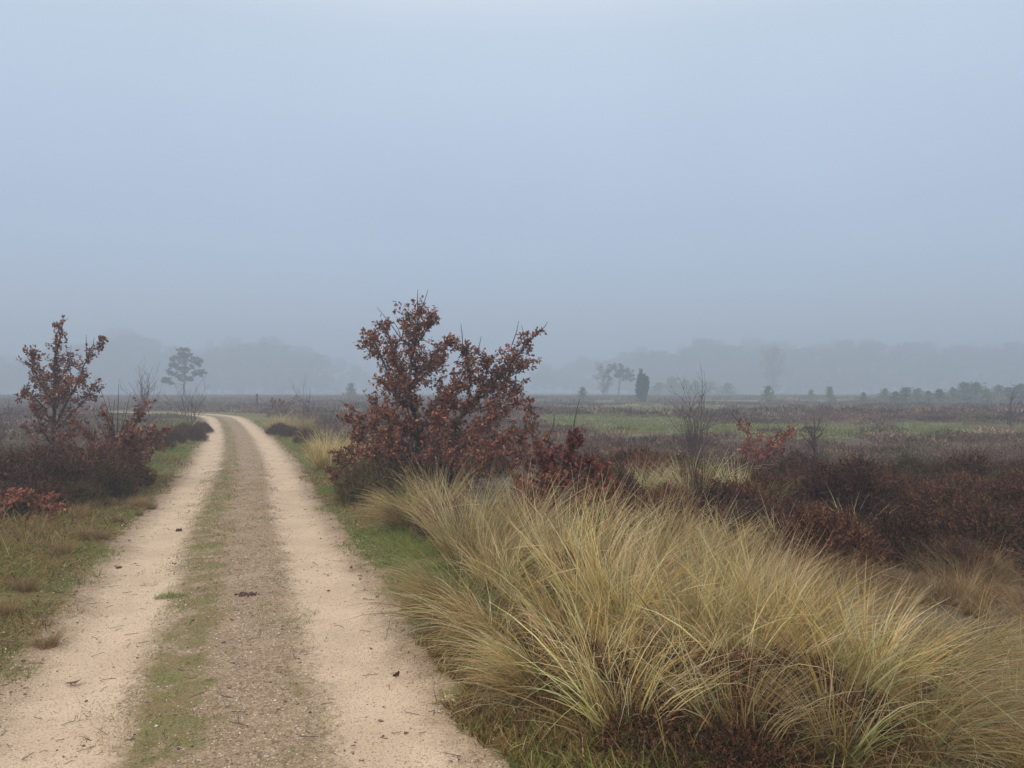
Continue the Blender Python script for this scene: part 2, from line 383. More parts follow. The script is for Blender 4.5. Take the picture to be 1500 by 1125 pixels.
# ------------------------------------------------------------------ haze
def box_mesh(name, lo, hi, mat):
    V = [(x, y, z) for x in (lo[0], hi[0]) for y in (lo[1], hi[1]) for z in (lo[2], hi[2])]
    Fq = [(0, 1, 3, 2), (4, 6, 7, 5), (0, 4, 5, 1), (2, 3, 7, 6), (0, 2, 6, 4), (1, 5, 7, 3)]
    return mesh(name, V, np.array(Fq), mat)
hm = bpy.data.materials.new('fog'); hm.use_nodes = True; hm.node_tree.nodes.clear()
pv = hm.node_tree.nodes.new('ShaderNodeVolumePrincipled'); pv.inputs['Density'].default_value = 0.0056
pv.inputs['Color'].default_value = (0.71, 0.82, 0.96, 1); pv.inputs['Anisotropy'].default_value = 0.25
ho = hm.node_tree.nodes.new('ShaderNodeOutputMaterial'); hm.node_tree.links.new(pv.outputs[0], ho.inputs['Volume'])
hz = link('haze', box_mesh('haze', (-620, -30, -1.8), (620, 620, 46.0), hm)); hz['kind'] = 'stuff'

# ------------------------------------------------------------------ short grass and moss of the verges (stuff)
def in_view(x, y, m=1.15): return (np.abs(x) < 0.68 * y * m + 0.4) & (y > 2.6)
def scatter(n, ylo, yhi, ulo, uhi):
    """random points by their place along the track"""
    kk = (CP[:, 1] > ylo) & (CP[:, 1] < yhi); a, b_ = s_al[kk][0], s_al[kk][-1]
    s = rng.uniform(a, b_, n); u = rng.uniform(ulo, uhi, n)
    cx = np.interp(s, s_al, CP[:, 0]); cy = np.interp(s, s_al, CP[:, 1]); tx_ = np.interp(s, s_al, CT[:, 0]); ty_ = np.interp(s, s_al, CT[:, 1])
    return cx + u * ty_, cy - u * tx_, u
VERGE = [(0.22, 0.19, 0.05, 3), (0.16, 0.22, 0.04, 1.0), (0.32, 0.22, 0.08, 3), (0.30, 0.16, 0.06, 3), (0.50, 0.38, 0.19, 1.4), (0.10, 0.07, 0.035, 2.5)]
def verge_grass():
    g = Geo()
    for n, ylo, yhi, ulo, uhi, ls in ((46000, 1.5, 6.5, -4.0, -1.02, 1.0), (52000, 6.5, 15, -3.8, -1.02, 1.15), (26000, 15, 40, -3.4, -1.05, 1.4),
                                      (40000, 1.5, 6.5, 1.02, 2.8, 1.0), (50000, 2.4, 4.6, 1.05, 2.6, 1.5), (26000, 6.5, 15, 1.02, 2.4, 1.1), (20000, 15, 40, 1.05, 3.0, 1.4),
                                      (26000, 2.5, 7, -0.7, 0.6, 0.6), (30000, 7, 16, -0.7, 0.6, 0.65), (24000, 16, 45, -0.65, 0.6, 0.55)):
        x, y, u = scatter(n, ylo, yhi, ulo, uhi); ua = np.abs(u)
        m = fbm(x / 0.55, y / 0.55, 91); m2 = fbm(x / 0.12, y / 0.12, 95)
        if ulo > -1 and uhi < 1: k = (m * 0.6 + m2 * 0.4 + 0.20 * np.exp(-((u + 0.30) / 0.2) ** 2) + 0.08 * np.exp(-((u - 0.36) / 0.15) ** 2) > 0.56)
        else: k = (m * 0.5 + m2 * 0.3 + 0.50 * sst(1.02, 1.5, ua) > 0.48)
        k &= in_view(x, y); x, y, u, m, m2 = x[k], y[k], u[k], m[k], m2[k]; n = len(x)
        if not n: continue
        z = height(x, y, u)
        gn = fbm(x / 1.1, y / 1.1, 77)
        # green cushions and brown bents come in patches
        c = pick(VERGE, n); gm = sst(0.50, 0.62, gn + 0.09 * (1 - sst(1.1, 1.9, np.abs(u))))[:, None]; c = c * (1 - gm * 0.7) + np.array([0.17, 0.27, 0.05]) * gm * 0.7 * rng.uniform(0.7, 1.3, (n, 1))
        L = rng.gamma(2.2, 0.024, n) * ls * (0.55 + 0.9 * sst(1.1, 2.4, np.abs(u))) * (0.6 + m2)
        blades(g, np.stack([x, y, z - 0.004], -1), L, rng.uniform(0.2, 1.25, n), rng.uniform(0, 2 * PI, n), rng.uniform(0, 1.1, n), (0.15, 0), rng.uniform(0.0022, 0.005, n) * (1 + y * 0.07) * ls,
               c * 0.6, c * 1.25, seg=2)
    return g.mesh('grass', M_BLADE)
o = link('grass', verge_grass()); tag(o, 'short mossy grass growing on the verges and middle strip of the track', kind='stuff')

# loose stones (stuff)
def stones():
    g = Geo(); O = np.array([(1, 0, 0), (0, 1, 0), (-1, 0, 0), (0, -1, 0), (0, 0, 1), (0, 0, -1)], float)
    Fo = np.array([(0, 1, 4), (1, 2, 4), (2, 3, 4), (3, 0, 4), (1, 0, 5), (2, 1, 5), (3, 2, 5), (0, 3, 5)])
    for n, ylo, yhi, ulo, uhi in ((15000, 2, 8, -1.45, 1.45), (9000, 8, 18, -1.45, 1.45)):
        x, y, u = scatter(n, ylo, yhi, ulo, uhi); ua = np.abs(u)
        inrut = np.exp(-((ua - 0.74) / 0.26) ** 4)
        k = (rng.random(n) > inrut * 0.86) & in_view(x, y) & (rng.random(n) < 0.35 + fbm(x / 0.4, y / 0.4, 44)); x, y, u = x[k], y[k], u[k]; n = len(x)
        z = height(x, y, u) + 0.004; r = np.clip(rng.lognormal(-5.6, 0.42, n), 0.0018, 0.014) * (1 + 0.05 * y)
        J = rng.uniform(0.65, 1.25, (n, 6, 1)) * O[None] * np.array([1, 1, 0.6]); a = rng.uniform(0, 2 * PI, n)
        ca, sa = np.cos(a)[:, None], np.sin(a)[:, None]
        V = np.stack([J[..., 0] * ca - J[..., 1] * sa * 0.7, J[..., 0] * sa + J[..., 1] * ca * 0.7, J[..., 2]], -1) * r[:, None, None] + np.stack([x, y, z + r * 0.2], -1)[:, None]
        c = pick([(0.62, 0.57, 0.5, 1.2), (0.4, 0.31, 0.22, 3), (0.24, 0.18, 0.13, 3), (0.10, 0.08, 0.06, 2), (0.5, 0.36, 0.24, 2)], n)
        g.add(V.reshape(-1, 3), ((np.arange(n) * 6)[:, None, None] + Fo[None]).reshape(-1, 3), np.repeat(c, 6, 0))
    return g.mesh('gravel', M_STONE)
tag(link('gravel', stones()), 'small pale and dark stones strewn over the sandy track', kind='stuff')

# ------------------------------------------------------------------ marram-like tussocks
STRAW = [(0.66, 0.45, 0.21, 4), (0.79, 0.57, 0.33, 3.2), (0.48, 0.38, 0.14, 1.6), (0.27, 0.30, 0.09, 2.0), (0.66, 0.38, 0.12, 1.5), (0.85, 0.70, 0.48, 2.8), (0.32, 0.20, 0.10, 1.6)]
BENT = [(0.40, 0.24, 0.12, 3), (0.48, 0.32, 0.18, 3), (0.28, 0.19, 0.09, 2), (0.5, 0.38, 0.22, 1)]
def tussock(name, n, h, rad, spread, bend, wind, pal=STRAW, wid=0.0062, aim=None, aimw=0.0):
    g = Geo(); r = rad * np.sqrt(rng.random(n)); th = rng.uniform(0, 2 * PI, n)
    base = np.stack([r * np.cos(th), r * np.sin(th), np.full(n, -0.03)], -1)
    phi = th + rng.normal(0, 0.6, n)
    a0 = np.abs(rng.normal(0, spread, n)) * 0.75 + 0.05 + 0.30 * r / rad
    # blades stand in bundles that share a lean and a shade
    nb = max(6, n // 11); bi = rng.integers(0, nb, n); bj = np.argmin((r[:nb, None] * 0), axis=1) * 0 + np.arange(nb)
    mixb = 0.75; base[:, :2] = base[:, :2] * (1 - mixb) + base[bj[bi], :2] * mixb + rng.normal(0, 0.012, (n, 2))
    phi = phi[bj[bi]] + rng.normal(0, 0.28, n); a0 = np.clip(a0[bj[bi]] + rng.normal(0, 0.09, n), 0.02, 1.5)
    stray = rng.random(n) < 0.22; phi = np.where(stray, rng.uniform(0, 2 * PI, n), phi)
    if aim is not None:
        k = rng.random(n) < aimw; phi = np.where(k, aim + rng.normal(0, 0.5, n), phi)
    L = h * rng.uniform(0.6, 1.12, nb)[bi] * rng.uniform(0.6, 1.1, n)
    shade = rng.uniform(0.5, 1.4, nb)[bi][:, None]
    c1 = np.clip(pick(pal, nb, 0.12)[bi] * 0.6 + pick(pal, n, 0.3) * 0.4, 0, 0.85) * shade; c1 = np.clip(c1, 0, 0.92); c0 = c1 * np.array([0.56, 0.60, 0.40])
    blades(g, base, L, a0, phi, np.clip(rng.normal(bend, 0.3, nb)[bi] + rng.normal(0, 0.15, n), 0, 2.2), wind, wid * np.where(rng.random(n) < 0.15, 1.5, 1.0) * rng.uniform(0.65, 1.2, n), c0, c1, seg=6, kink=0.15)
    # dead leaves matted about the foot
    m = n // 3; r = rad * 1.2 * np.sqrt(rng.random(m)); th = rng.uniform(0, 2 * PI, m); c = pick(BENT, m)
    blades(g, np.stack([r * np.cos(th), r * np.sin(th), np.full(m, -0.01)], -1), rng.uniform(0.15, 0.5, m) * h, rng.uniform(0.7, 1.4, m), rng.uniform(0, 2 * PI, m), rng.uniform(0, 0.9, m), (0.1, 0),
           np.full(m, wid * 0.6), c * 0.5, c * 0.8, seg=4, kink=0.2)
    return g.mesh(name, M_BLADE)
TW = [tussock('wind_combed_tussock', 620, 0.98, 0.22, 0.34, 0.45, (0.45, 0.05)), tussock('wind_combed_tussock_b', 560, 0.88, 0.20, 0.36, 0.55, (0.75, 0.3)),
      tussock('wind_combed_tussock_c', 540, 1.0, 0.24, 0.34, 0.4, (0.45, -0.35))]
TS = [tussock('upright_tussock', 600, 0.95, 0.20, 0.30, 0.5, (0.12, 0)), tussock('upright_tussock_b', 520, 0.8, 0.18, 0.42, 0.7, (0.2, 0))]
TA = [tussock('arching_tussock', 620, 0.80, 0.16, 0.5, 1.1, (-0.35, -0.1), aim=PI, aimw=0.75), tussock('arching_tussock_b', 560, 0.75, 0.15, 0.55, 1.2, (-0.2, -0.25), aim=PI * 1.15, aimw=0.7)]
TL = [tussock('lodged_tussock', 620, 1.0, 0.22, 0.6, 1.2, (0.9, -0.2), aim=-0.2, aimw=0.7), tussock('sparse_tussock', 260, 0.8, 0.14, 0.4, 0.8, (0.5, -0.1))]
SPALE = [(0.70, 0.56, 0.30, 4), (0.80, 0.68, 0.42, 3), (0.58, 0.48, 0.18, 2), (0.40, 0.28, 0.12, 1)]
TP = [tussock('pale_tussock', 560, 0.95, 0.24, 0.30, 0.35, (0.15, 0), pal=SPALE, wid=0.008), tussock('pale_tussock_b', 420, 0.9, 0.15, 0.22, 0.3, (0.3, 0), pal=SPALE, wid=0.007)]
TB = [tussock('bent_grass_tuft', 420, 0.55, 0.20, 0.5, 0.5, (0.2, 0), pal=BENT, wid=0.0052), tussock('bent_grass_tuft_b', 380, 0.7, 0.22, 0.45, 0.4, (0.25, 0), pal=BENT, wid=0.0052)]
def put(me, x, y, s, rz, label, group=None, cat='grass tussock', name='grass_tussock'):
    o = link(name, me, None, (x, y, gz(x, y)), rz, s); return tag(o, label, cat, group)
def litter():
    g = Geo()
    for n, ylo, yhi in ((900, 2, 9), (900, 9, 20)):
        x, y, u = scatter(n * 2, ylo, yhi, -2.4, 2.0); k = (np.abs(u) > 1.0) | (rng.random(n * 2) < 0.10); x, y, u = x[k], y[k], u[k]; n = len(x)
        ax = rdir(n); ax[:, 2] *= 0.08
        leaves(g, np.stack([x, y, height(x, y, u) + 0.012], -1), ax, rng.uniform(0.010, 0.032, n), pick([(0.22, 0.11, 0.06, 3), (0.14, 0.085, 0.055, 3), (0.34, 0.22, 0.12, 1.5)], n))
    x, y, u = scatter(500, 2, 12, -2.0, 1.8); n = len(x); k = 0
    for a, b_, c_ in zip(x, y, u):
        th = rng.uniform(0, 6.28); L = rng.uniform(0.02, 0.09); z = gz(a, b_) + 0.009; d_ = np.array([math.cos(th), math.sin(th), 0.05])
        tube(g, [np.array([a, b_, z]), np.array([a, b_, z]) + d_ * L * 0.5 + rng.normal(0, .003, 3), np.array([a, b_, z]) + d_ * L], 0.0016, 3, (0.09, 0.06, 0.045))
    return g.mesh('leaf_litter', M_LEAF)
tag(link('leaf_litter', litter()), 'scraps of dead leaf and twig strewn along the edges of the track', kind='stuff')
# single ones that can be told apart
put(TA[0], *G(598, 782), 0.92, 0.1, 'straw tussock arching out beside the compact dark heather and green mossy verge')
put(TS[0], -0.88, 9.0, 0.95, 0.6, 'upright pale tussock at the foot of the large brown oak')
put(TS[1], -0.45, 7.4, 1.15, 1.9, 'tall yellowish tussock standing behind the green verge patch')
put(TW[2], *G(705, 845), 0.98, 0.0, 'broad golden tussock combed to one side in front of the oak')
for j, (x_, y_) in enumerate([(0.1, 5.5), (0.3, 4.9), (-0.15, 5.9), (0.35, 4.55)]):
    put(TL[1], x_, y_, 0.8, j * 1.7, 'thin low tussock in the hollow between the golden tussock and the combed mass', 'thin tussocks in the hollow')
put(TA[0], *G(672, 925), 0.9, -0.1, 'tussock with long blades arching down over the gravel edge of the track')
put(TA[1], *G(720, 960), 0.85, 0.2, 'greenish tussock sprawling behind the one arching over the gravel edge')
put(TA[0], *G(790, 1035), 0.78, 0.15, 'yellow tussock with drooping blades against dark heather at the edge of the track')
put(TL[1], *G(905, 1085), 0.85, 2.8, 'thin tussock of a few pale looping blades in front of dark heather')
put(TS[0], *G(480, 690), 1.1, 0.3, 'rounded pale tussock beside the far stretch of the track, before the oak', 'tussocks along the far verge')
put(TP[0], *G(512, 688), 0.95, 1.3, 'greyish tussock behind the rounded pale one beside the track', 'tussocks along the far verge')
put(TS[1], *G(422, 634), 1.25, 2.3, 'low yellow tussock behind a flat dark heather cushion by the bend', 'tussocks along the far verge')
put(TS[1], *G(402, 630), 1.1, 0.3, 'small yellow tussock nearest the wooden post', 'tussocks along the far verge')
put(TS[0], *G(447, 636), 1.0, 4.0, 'faded tussock near the bare forked shrub beyond the track', 'tussocks along the far verge')
for (x_, y_, s_, k_, lb) in ((1.55, 9.9, 0.85, 1, 'small pale tussock poking from heather, beside the red oak scrub'), (2.35, 10.0, 0.92, 0, 'middle one of three pale tussocks rising out of dark heather'),
                        (2.85, 10.2, 0.88, 1, 'pale tussock out of dark heather, farthest from the oak scrub'), (1.85, 10.6, 0.75, 1, 'pale narrow tussock between the scrub and the middle heather tussock')):
    put(TP[k_], x_, y_, s_, x_, lb, 'pale tussocks among the heather')
# the dense combed mass
GM = 'dense mass of combed golden tussocks'
mass = [(0.1, 6.7), (-0.2, 6.3), (0.55, 6.1), (0.55, 5.25), (0.9, 5.4), (1.35, 5.5), (0.75, 4.75), (1.2, 4.8), (1.6, 5.0),
        (1.5, 4.4), (1.9, 4.5), (1.15, 4.35), (1.85, 4.0), (2.25, 4.3), (1.0, 5.85), (1.7, 4.7)]
for j, (x_, y_) in enumerate(mass):
    put(TW[j % 3], x_ + rng.uniform(-.08, .08), y_ + rng.uniform(-.08, .08), rng.uniform(0.70, 1.0) * (1 - 0.16 * max(0, x_ - 0.6)), rng.uniform(-0.55, 0.55), 'golden tussock combed sideways within the dense mass of long grass', GM)
for j, (x_, y_) in enumerate([(1.9, 3.55), (2.2, 3.45), (2.5, 3.7), (2.75, 3.9), (2.1, 3.15), (2.6, 3.3), (2.2, 3.95), (2.55, 4.2), (1.8, 3.3), (2.35, 3.0)]):
    put(TL[0], x_, y_, rng.uniform(0.5, 0.75), rng.uniform(-0.5, 0.5), 'lodged pale tussock lying over in front of the combed mass', 'lodged tussocks in front of the combed mass')
for j, (x_, y_) in enumerate([(0.75, 3.7), (1.15, 3.9), (1.0, 3.3), (1.45, 3.6), (0.55, 4.1), (0.5, 3.5), (1.3, 3.2), (0.9, 4.0), (1.5, 4.0), (0.35, 3.9)]):
    put(TL[1], x_, y_, rng.uniform(0.7, 0.9), rng.uniform(0, 6), 'thin tussock of looping blades growing through the nearest dark heather', 'thin tussocks through the nearest heather')
for j in range(80):
    x_ = rng.uniform(1.9, 5.2); y_ = rng.uniform(4.2, 6.9)
    put(TB[j % 2], x_, y_, rng.uniform(0.4, 0.65), rng.uniform(0, 6), 'fine tan bent grass tuft between the golden tussocks and the heather', 'fine tan bent grass tufts', 'grass tuft', 'grass_tuft')
for j, (x_, y_) in enumerate([(1.95, 7.0), (2.4, 6.8), (0.9, 8.4), (1.6, 7.3), (2.1, 8.6), (3.4, 7.6), (2.9, 8.9)]):
    put(TL[1], x_, y_, rng.uniform(0.6, 0.85), rng.uniform(-1, 1), 'sparse pale stalks rising between heather bushes', 'sparse pale stalks between heather bushes', 'grass tuft', 'grass_tuft')
for x_, y_ in ((7.3, 9.9), (7.8, 10.2), (8.3, 9.7), (7.7, 9.5), (8.1, 10.4)):
    put(TP[0], x_, y_, 0.42, x_ * 3, 'low yellowish grass tuft in a gap at the far end of the heather stand', 'low yellowish tufts in the heather gap', 'grass tuft', 'grass_tuft')
# brown tufts on the far verge side
for j, (px_, py_) in enumerate([(20, 800), (95, 815), (40, 870), (120, 760), (10, 905), (150, 790), (70, 945), (205, 742), (175, 765)]):
    x_, y_ = G(px_, py_)
    put(TB[j % 2], x_, y_, rng.uniform(0.22, 0.36), rng.uniform(0, 6), 'low brownish grass tuft in the mossy verge before the heather mound', 'low brownish tufts in the verge', 'grass tuft', 'grass_tuft')
for j in range(46):
    y_ = rng.uniform(3.6, 11.5); xc = float(np.interp(y_, CP[:, 1], CP[:, 0])); x_ = xc - rng.uniform(1.45, 3.3) * (1 if y_ < 8 else 0.75)
    put(TB[j % 2], x_, y_, rng.uniform(0.14, 0.34), rng.uniform(0, 6), 'low brownish grass tuft in the mossy verge before the heather mound', 'low brownish tufts in the verge', 'grass tuft', 'grass_tuft')

# ------------------------------------------------------------------ heather bushes
HPAL = [(0.115, 0.050, 0.028, 4), (0.18, 0.085, 0.045, 2), (0.055, 0.030, 0.018, 4), (0.06, 0.058, 0.02, 1.5), (0.24, 0.105, 0.045, 1)]
HPURP = [(0.10, 0.048, 0.034, 4), (0.15, 0.075, 0.052, 3), (0.055, 0.030, 0.022, 4)]
HRED = [(0.15, 0.066, 0.036, 4), (0.21, 0.10, 0.055, 2), (0.08, 0.036, 0.022, 3)]
HGREEN = [(0.085, 0.072, 0.026, 3), (0.13, 0.10, 0.04, 2), (0.12, 0.066, 0.035, 3), (0.06, 0.04, 0.022, 2)]
def heather(name, pal, n=2300, R=0.52, H=0.50, per=12, leaf=0.011):
    st = Geo()
    for k in range(46):
        a = rng.uniform(0, 2 * PI); el = rng.uniform(0.15, 1.0); e = np.array([math.cos(a) * R * math.sqrt(1 - el * el * 0.9), math.sin(a) * R * math.sqrt(1 - el * el * 0.9), H * el]) * rng.uniform(0.75, 0.98)
        m = e * 0.5 + rng.normal(0, 0.03, 3) + np.array([0, 0, -0.04])
        tube(st, [np.array([0, 0, -0.03]) + rng.normal(0, 0.03, 3) * [1, 1, 0], m, e], [0.006, 0.004, 0.0015], 3)
    g = Geo(); d_ = rdir(n, 0.6); d_[:, 2] = np.abs(d_[:, 2])
    lump = 0.60 + 0.66 * fbm(d_[:, 0] * 3.2 + 5, d_[:, 1] * 3.2 + d_[:, 2] * 2.2, rng.integers(1000))
    shell = np.where(rng.random(n) < 0.7, rng.uniform(0.78, 1.0, n), rng.uniform(0.35, 0.8, n)) * lump
    p0 = d_ * np.array([R, R, H]) * shell[:, None]; ax = norm(d_ * 0.7 + np.array([0, 0, 0.5]) + rng.normal(0, 0.42, (n, 3)))
    L = rng.uniform(0.05, 0.12, n); c = pick(pal, n, 0.38)
    tt = np.linspace(0.05, 1, per); bend = rng.normal(0, 0.03, (n, 3))
    pos = p0[:, None] + ax[:, None] * (L[:, None] * tt[None])[..., None] + bend[:, None] * (tt[None, :, None] ** 2)
    ld = norm(np.repeat(ax[:, None], per, 1) * 0.7 + rng.normal(0, 0.6, (n, per, 3)))
    tris(g, pos.reshape(-1, 3), leaf, np.repeat(c, per, 0), axis=ld.reshape(-1, 3) * 1.5, elong=1.7)
    q0 = p0; q1 = p0 + ax * L[:, None]; sd_ = norm(np.cross(ax, rdir(n))) * 0.0011
    V = np.stack([q0 - sd_, q0 + sd_, q1 + sd_ * 0.4, q1 - sd_ * 0.4], 1)
    g.add(V.reshape(-1, 3), np.arange(4 * n).reshape(-1, 4), np.repeat(c * 0.7, 4, 0))
    return [('stems', st.mesh(name + '_stems', M_TWIG)), ('foliage', g.mesh(name + '_foliage', M_HEATH))]
HB = [heather('heather_bush', HPAL), heather('heather_bush_b', HPAL, H=0.48), heather('heather_bush_c', HPURP), heather('heather_bush_d', HRED, H=0.5), heather('heather_bush_e', HGREEN, H=0.46)]
def bush(k, x, y, s, label, group=None, sz=None):
    sc_ = (s, s, s * (sz or 1))
    return plant('heather_bush', HB[k], (x, y, gz(x, y)), rng.uniform(0, 6.28), sc_, label, 'heather', group)
def poly_in(x, y, poly):
    c = False; j = len(poly) - 1
    for i_ in range(len(poly)):
        xi, yi = poly[i_]; xj, yj = poly[j]
        if (yi > y) != (yj > y) and x < (xj - xi) * (y - yi) / (yj - yi) + xi: c = not c
        j = i_
    return c
poly = [(0.9, 9.4), (1.5, 8.0), (2.0, 7.0), (2.9, 6.3), (4.8, 5.9), (7.0, 6.2), (8.8, 9.0), (9.2, 12.6), (5.0, 12.6), (0.9, 12.9)]
pts = []
for _ in range(6000):
    x_, y_ = rng.uniform(0.5, 9.3), rng.uniform(6, 13)
    if poly_in(x_, y_, poly) and all((x_ - a) ** 2 + (y_ - b_) ** 2 > 0.64 ** 2 for a, b_ in pts) and not (7.0 < x_ < 8.6 and 9.3 < y_ < 10.8): pts.append((x_, y_))
for x_, y_ in pts:
    n_ = fbm(np.array([x_ / 2.0]), np.array([y_ / 2.0]), 5)[0]; k = int(rng.choice([0, 1, 2, 3, 4], p=[.3, .22, .2, .14, .14]))
    kd_ = ('brown', 'low brown', 'purple-brown', 'russet', 'olive')[k]
    zn_ = 'near the pale tussocks' if x_ < 3.2 else 'midway along' if x_ < 6 else 'by the yellow gap'
    bush(k, x_, y_, rng.uniform(0.65, 1.3) * (0.75 + 0.5 * n_) * (0.75 if y_ < 8 else 1.0), f'{kd_} heather bush of the dark stand, {zn_}', f'{kd_} heather bushes of the dark stand, {zn_}', rng.uniform(0.95, 1.2))
for j, (x_, y_, s_, k) in enumerate([(0.35, 4.0, 0.6, 0), (0.62, 3.75, 0.66, 0), (1.0, 3.7, 0.7, 3), (1.35, 3.7, 0.62, 0), (0.8, 4.0, 0.6, 3), (0.15, 4.2, 0.5, 4), (0.65, 3.35, 0.55, 1), (1.1, 3.3, 0.58, 0), (1.5, 3.4, 0.5, 1), (0.9, 3.05, 0.5, 0)]):
    bush(k, x_, y_, s_, 'dark russet heather under the long grass nearest the viewer', 'nearest heather under the long grass', 0.85)
for j, (x_, y_) in enumerate([(0.35, 8.6), (-0.1, 8.3), (0.9, 7.6), (0.15, 7.2), (0.5, 5.7), (0.95, 6.7), (-0.7, 8.2), (1.35, 6.9)]):
    bush(2, x_, y_, 0.7, 'brown heather half hidden behind the tussocks in front of the oak', 'heather behind the tussocks')
bush(4, -2.0, 10.9, 0.95, 'compact dark olive-brown heather at the verge under the oak', None, 1.25)
bush(0, -1.6, 11.5, 1.1, 'brown heather between the compact dark one and the oak trunk', None, 1.1)
bush(1, *G(428, 642), 0.8, 'flat dark heather cushion in front of a yellow tussock by the bend', None, 0.8)
bush(0, *G(410, 637), 0.95, 'wide dark heather cushion nearest the bend of the track', None, 0.8)
bush(1, *G(452, 652), 0.8, 'small dark heather cushion beside the pale tussock on the far verge')
for j, (x_, y_, s_, k) in enumerate([(-7.3, 10.5, 1.25, 2), (-6.75, 10.9, 1.3, 0), (-6.25, 10.6, 1.2, 2), (-7.7, 11.3, 1.3, 0), (-7.0, 11.6, 1.35, 2), (-6.3, 11.4, 1.3, 0), (-5.95, 11.1, 0.95, 4), (-8.3, 11.0, 1.2, 2), (-8.6, 12.0, 1.3, 0),
                                 (-6.0, 9.9, 0.75, 0), (-6.55, 9.8, 0.8, 2), (-5.75, 10.3, 0.7, 4), (-7.1, 9.9, 0.95, 1), (-7.7, 10.2, 1.0, 0), (-5.9, 9.35, 0.55, 4), (-6.3, 12.4, 1.0, 0), (-7.2, 12.6, 1.2, 1)]):
    bush(k, x_, y_, s_, 'dark heather bush of the wide mound beside the track, below the small oak', 'heather bushes of the mound by the track', 1.0)
for j, (px_, py_) in enumerate([(268, 640), (284, 646), (250, 652), (296, 634), (230, 662)]):
    bush(j % 3, *G(px_, py_), 0.85, 'small heather bush in the grass inside the bend of the track', 'small heather bushes inside the bend', 0.9)

# ------------------------------------------------------------------ the open moor (stuff): heather clumps nobody could count
def moor():
    g = Geo(); MP = [(0.19, 0.12, 0.095, 4), (0.24, 0.155, 0.12, 3), (0.12, 0.075, 0.055, 3), (0.17, 0.15, 0.07, 1.2), (0.26, 0.17, 0.11, 0.8), (0.36, 0.30, 0.17, 0.25)]
    for ylo, yhi, dens, per, sz in ((11.5, 22, 2.0, 420, 0.024), (22, 45, 1.35, 150, 0.055), (45, 95, 0.75, 60, 0.12), (95, 190, 0.28, 34, 0.24)):
        wmax = 0.78 * yhi + 4; n = int((yhi - ylo) * 2 * wmax * dens); x = rng.uniform(-wmax, wmax, n); y = rng.uniform(ylo, yhi, n)
        u = lateral(x, y); gzn = green_zone(x, y); dn = fbm(x / 6, y / 6, 71)
        k = (np.abs(x) < 0.78 * y + 3) & (np.abs(u) > 2.5 + 0.8 * rng.random(n)) & ((gzn < 0.35) | (rng.random(n) < 0.04)) & (rng.random(n) < -0.1 + 1.9 * dn)
        k &= ~((x > 0.3) & (x < 9) & (y < 12.4)); k &= ~((x < -5) & (x > -9) & (y < 12.5)) ; k &= ~((y < 14) & (x > -4) & (x < 0.9))
        x, y, u = x[k], y[k], u[k]; n = len(x); z = height(x, y, u)
        R = rng.uniform(0.4, 0.95, n) * (1 + 0.006 * y); H = R * rng.uniform(0.4, 0.7, n) * (0.35 + 0.7 * fbm(x / 7, y / 12, 13)) * (1 - 0.35 * sst(14, 24, y)) * (1 - 0.6 * sst(35, 90, y))
        d_ = rdir(n * per, 0.5).reshape(n, per, 3); d_[..., 2] = np.abs(d_[..., 2])
        pos = d_ * np.stack([R, R, H], -1)[:, None] * rng.uniform(0.6, 1.08, (n, per, 1)) + np.stack([x, y, z - 0.02], -1)[:, None]
        c = pick(MP, n, 0.25); c = np.repeat(c[:, None], per, 1) * rng.uniform(0.55, 1.45, (n, per, 1))
        ax = norm(d_ * 0.5 + np.array([0, 0, 0.9]))
        tris(g, pos.reshape(-1, 3), sz * rng.uniform(0.6, 1.3, n * per), c.reshape(-1, 3), axis=ax.reshape(-1, 3), elong=2.2)
    return g.mesh('heather_moor', M_FARHEATH)
tag(link('heather_moor', moor()), 'open moor of purple-brown heather fading into the fog', kind='stuff')
def field_grass():
    g = Geo()
    for n, xlo, xhi, ylo, yhi, u0 in ((60000, -2, 30, 25, 50, 0), (22000, -4, 40, 54, 92, 0), (5000, -30, -18, 40, 55, 0)):
        x = rng.uniform(xlo, xhi, n); y = rng.uniform(ylo, yhi, n); k = (rng.random(n) < green_zone(x, y) * (0.3 + fbm(x / 2, y / 2, 9))); x, y = x[k], y[k]; n = len(x)
        c = pick([(0.17, 0.20, 0.065, 4), (0.26, 0.25, 0.11, 3), (0.14, 0.17, 0.055, 2), (0.20, 0.13, 0.08, 0.8)], n); L = rng.uniform(0.05, 0.16, n)
        blades(g, np.stack([x, y, height(x, y)], -1), L, rng.uniform(0, 0.9, n), rng.uniform(0, 6.28, n), np.full(n, 0.5), (0.1, 0), np.full(n, 0.03), c, c, seg=2)
    return g.mesh('meadow_grass', M_FARHEATH)
tag(link('meadow_grass', field_grass()), 'flat green clearings of cropped grass within the moor', kind='stuff')

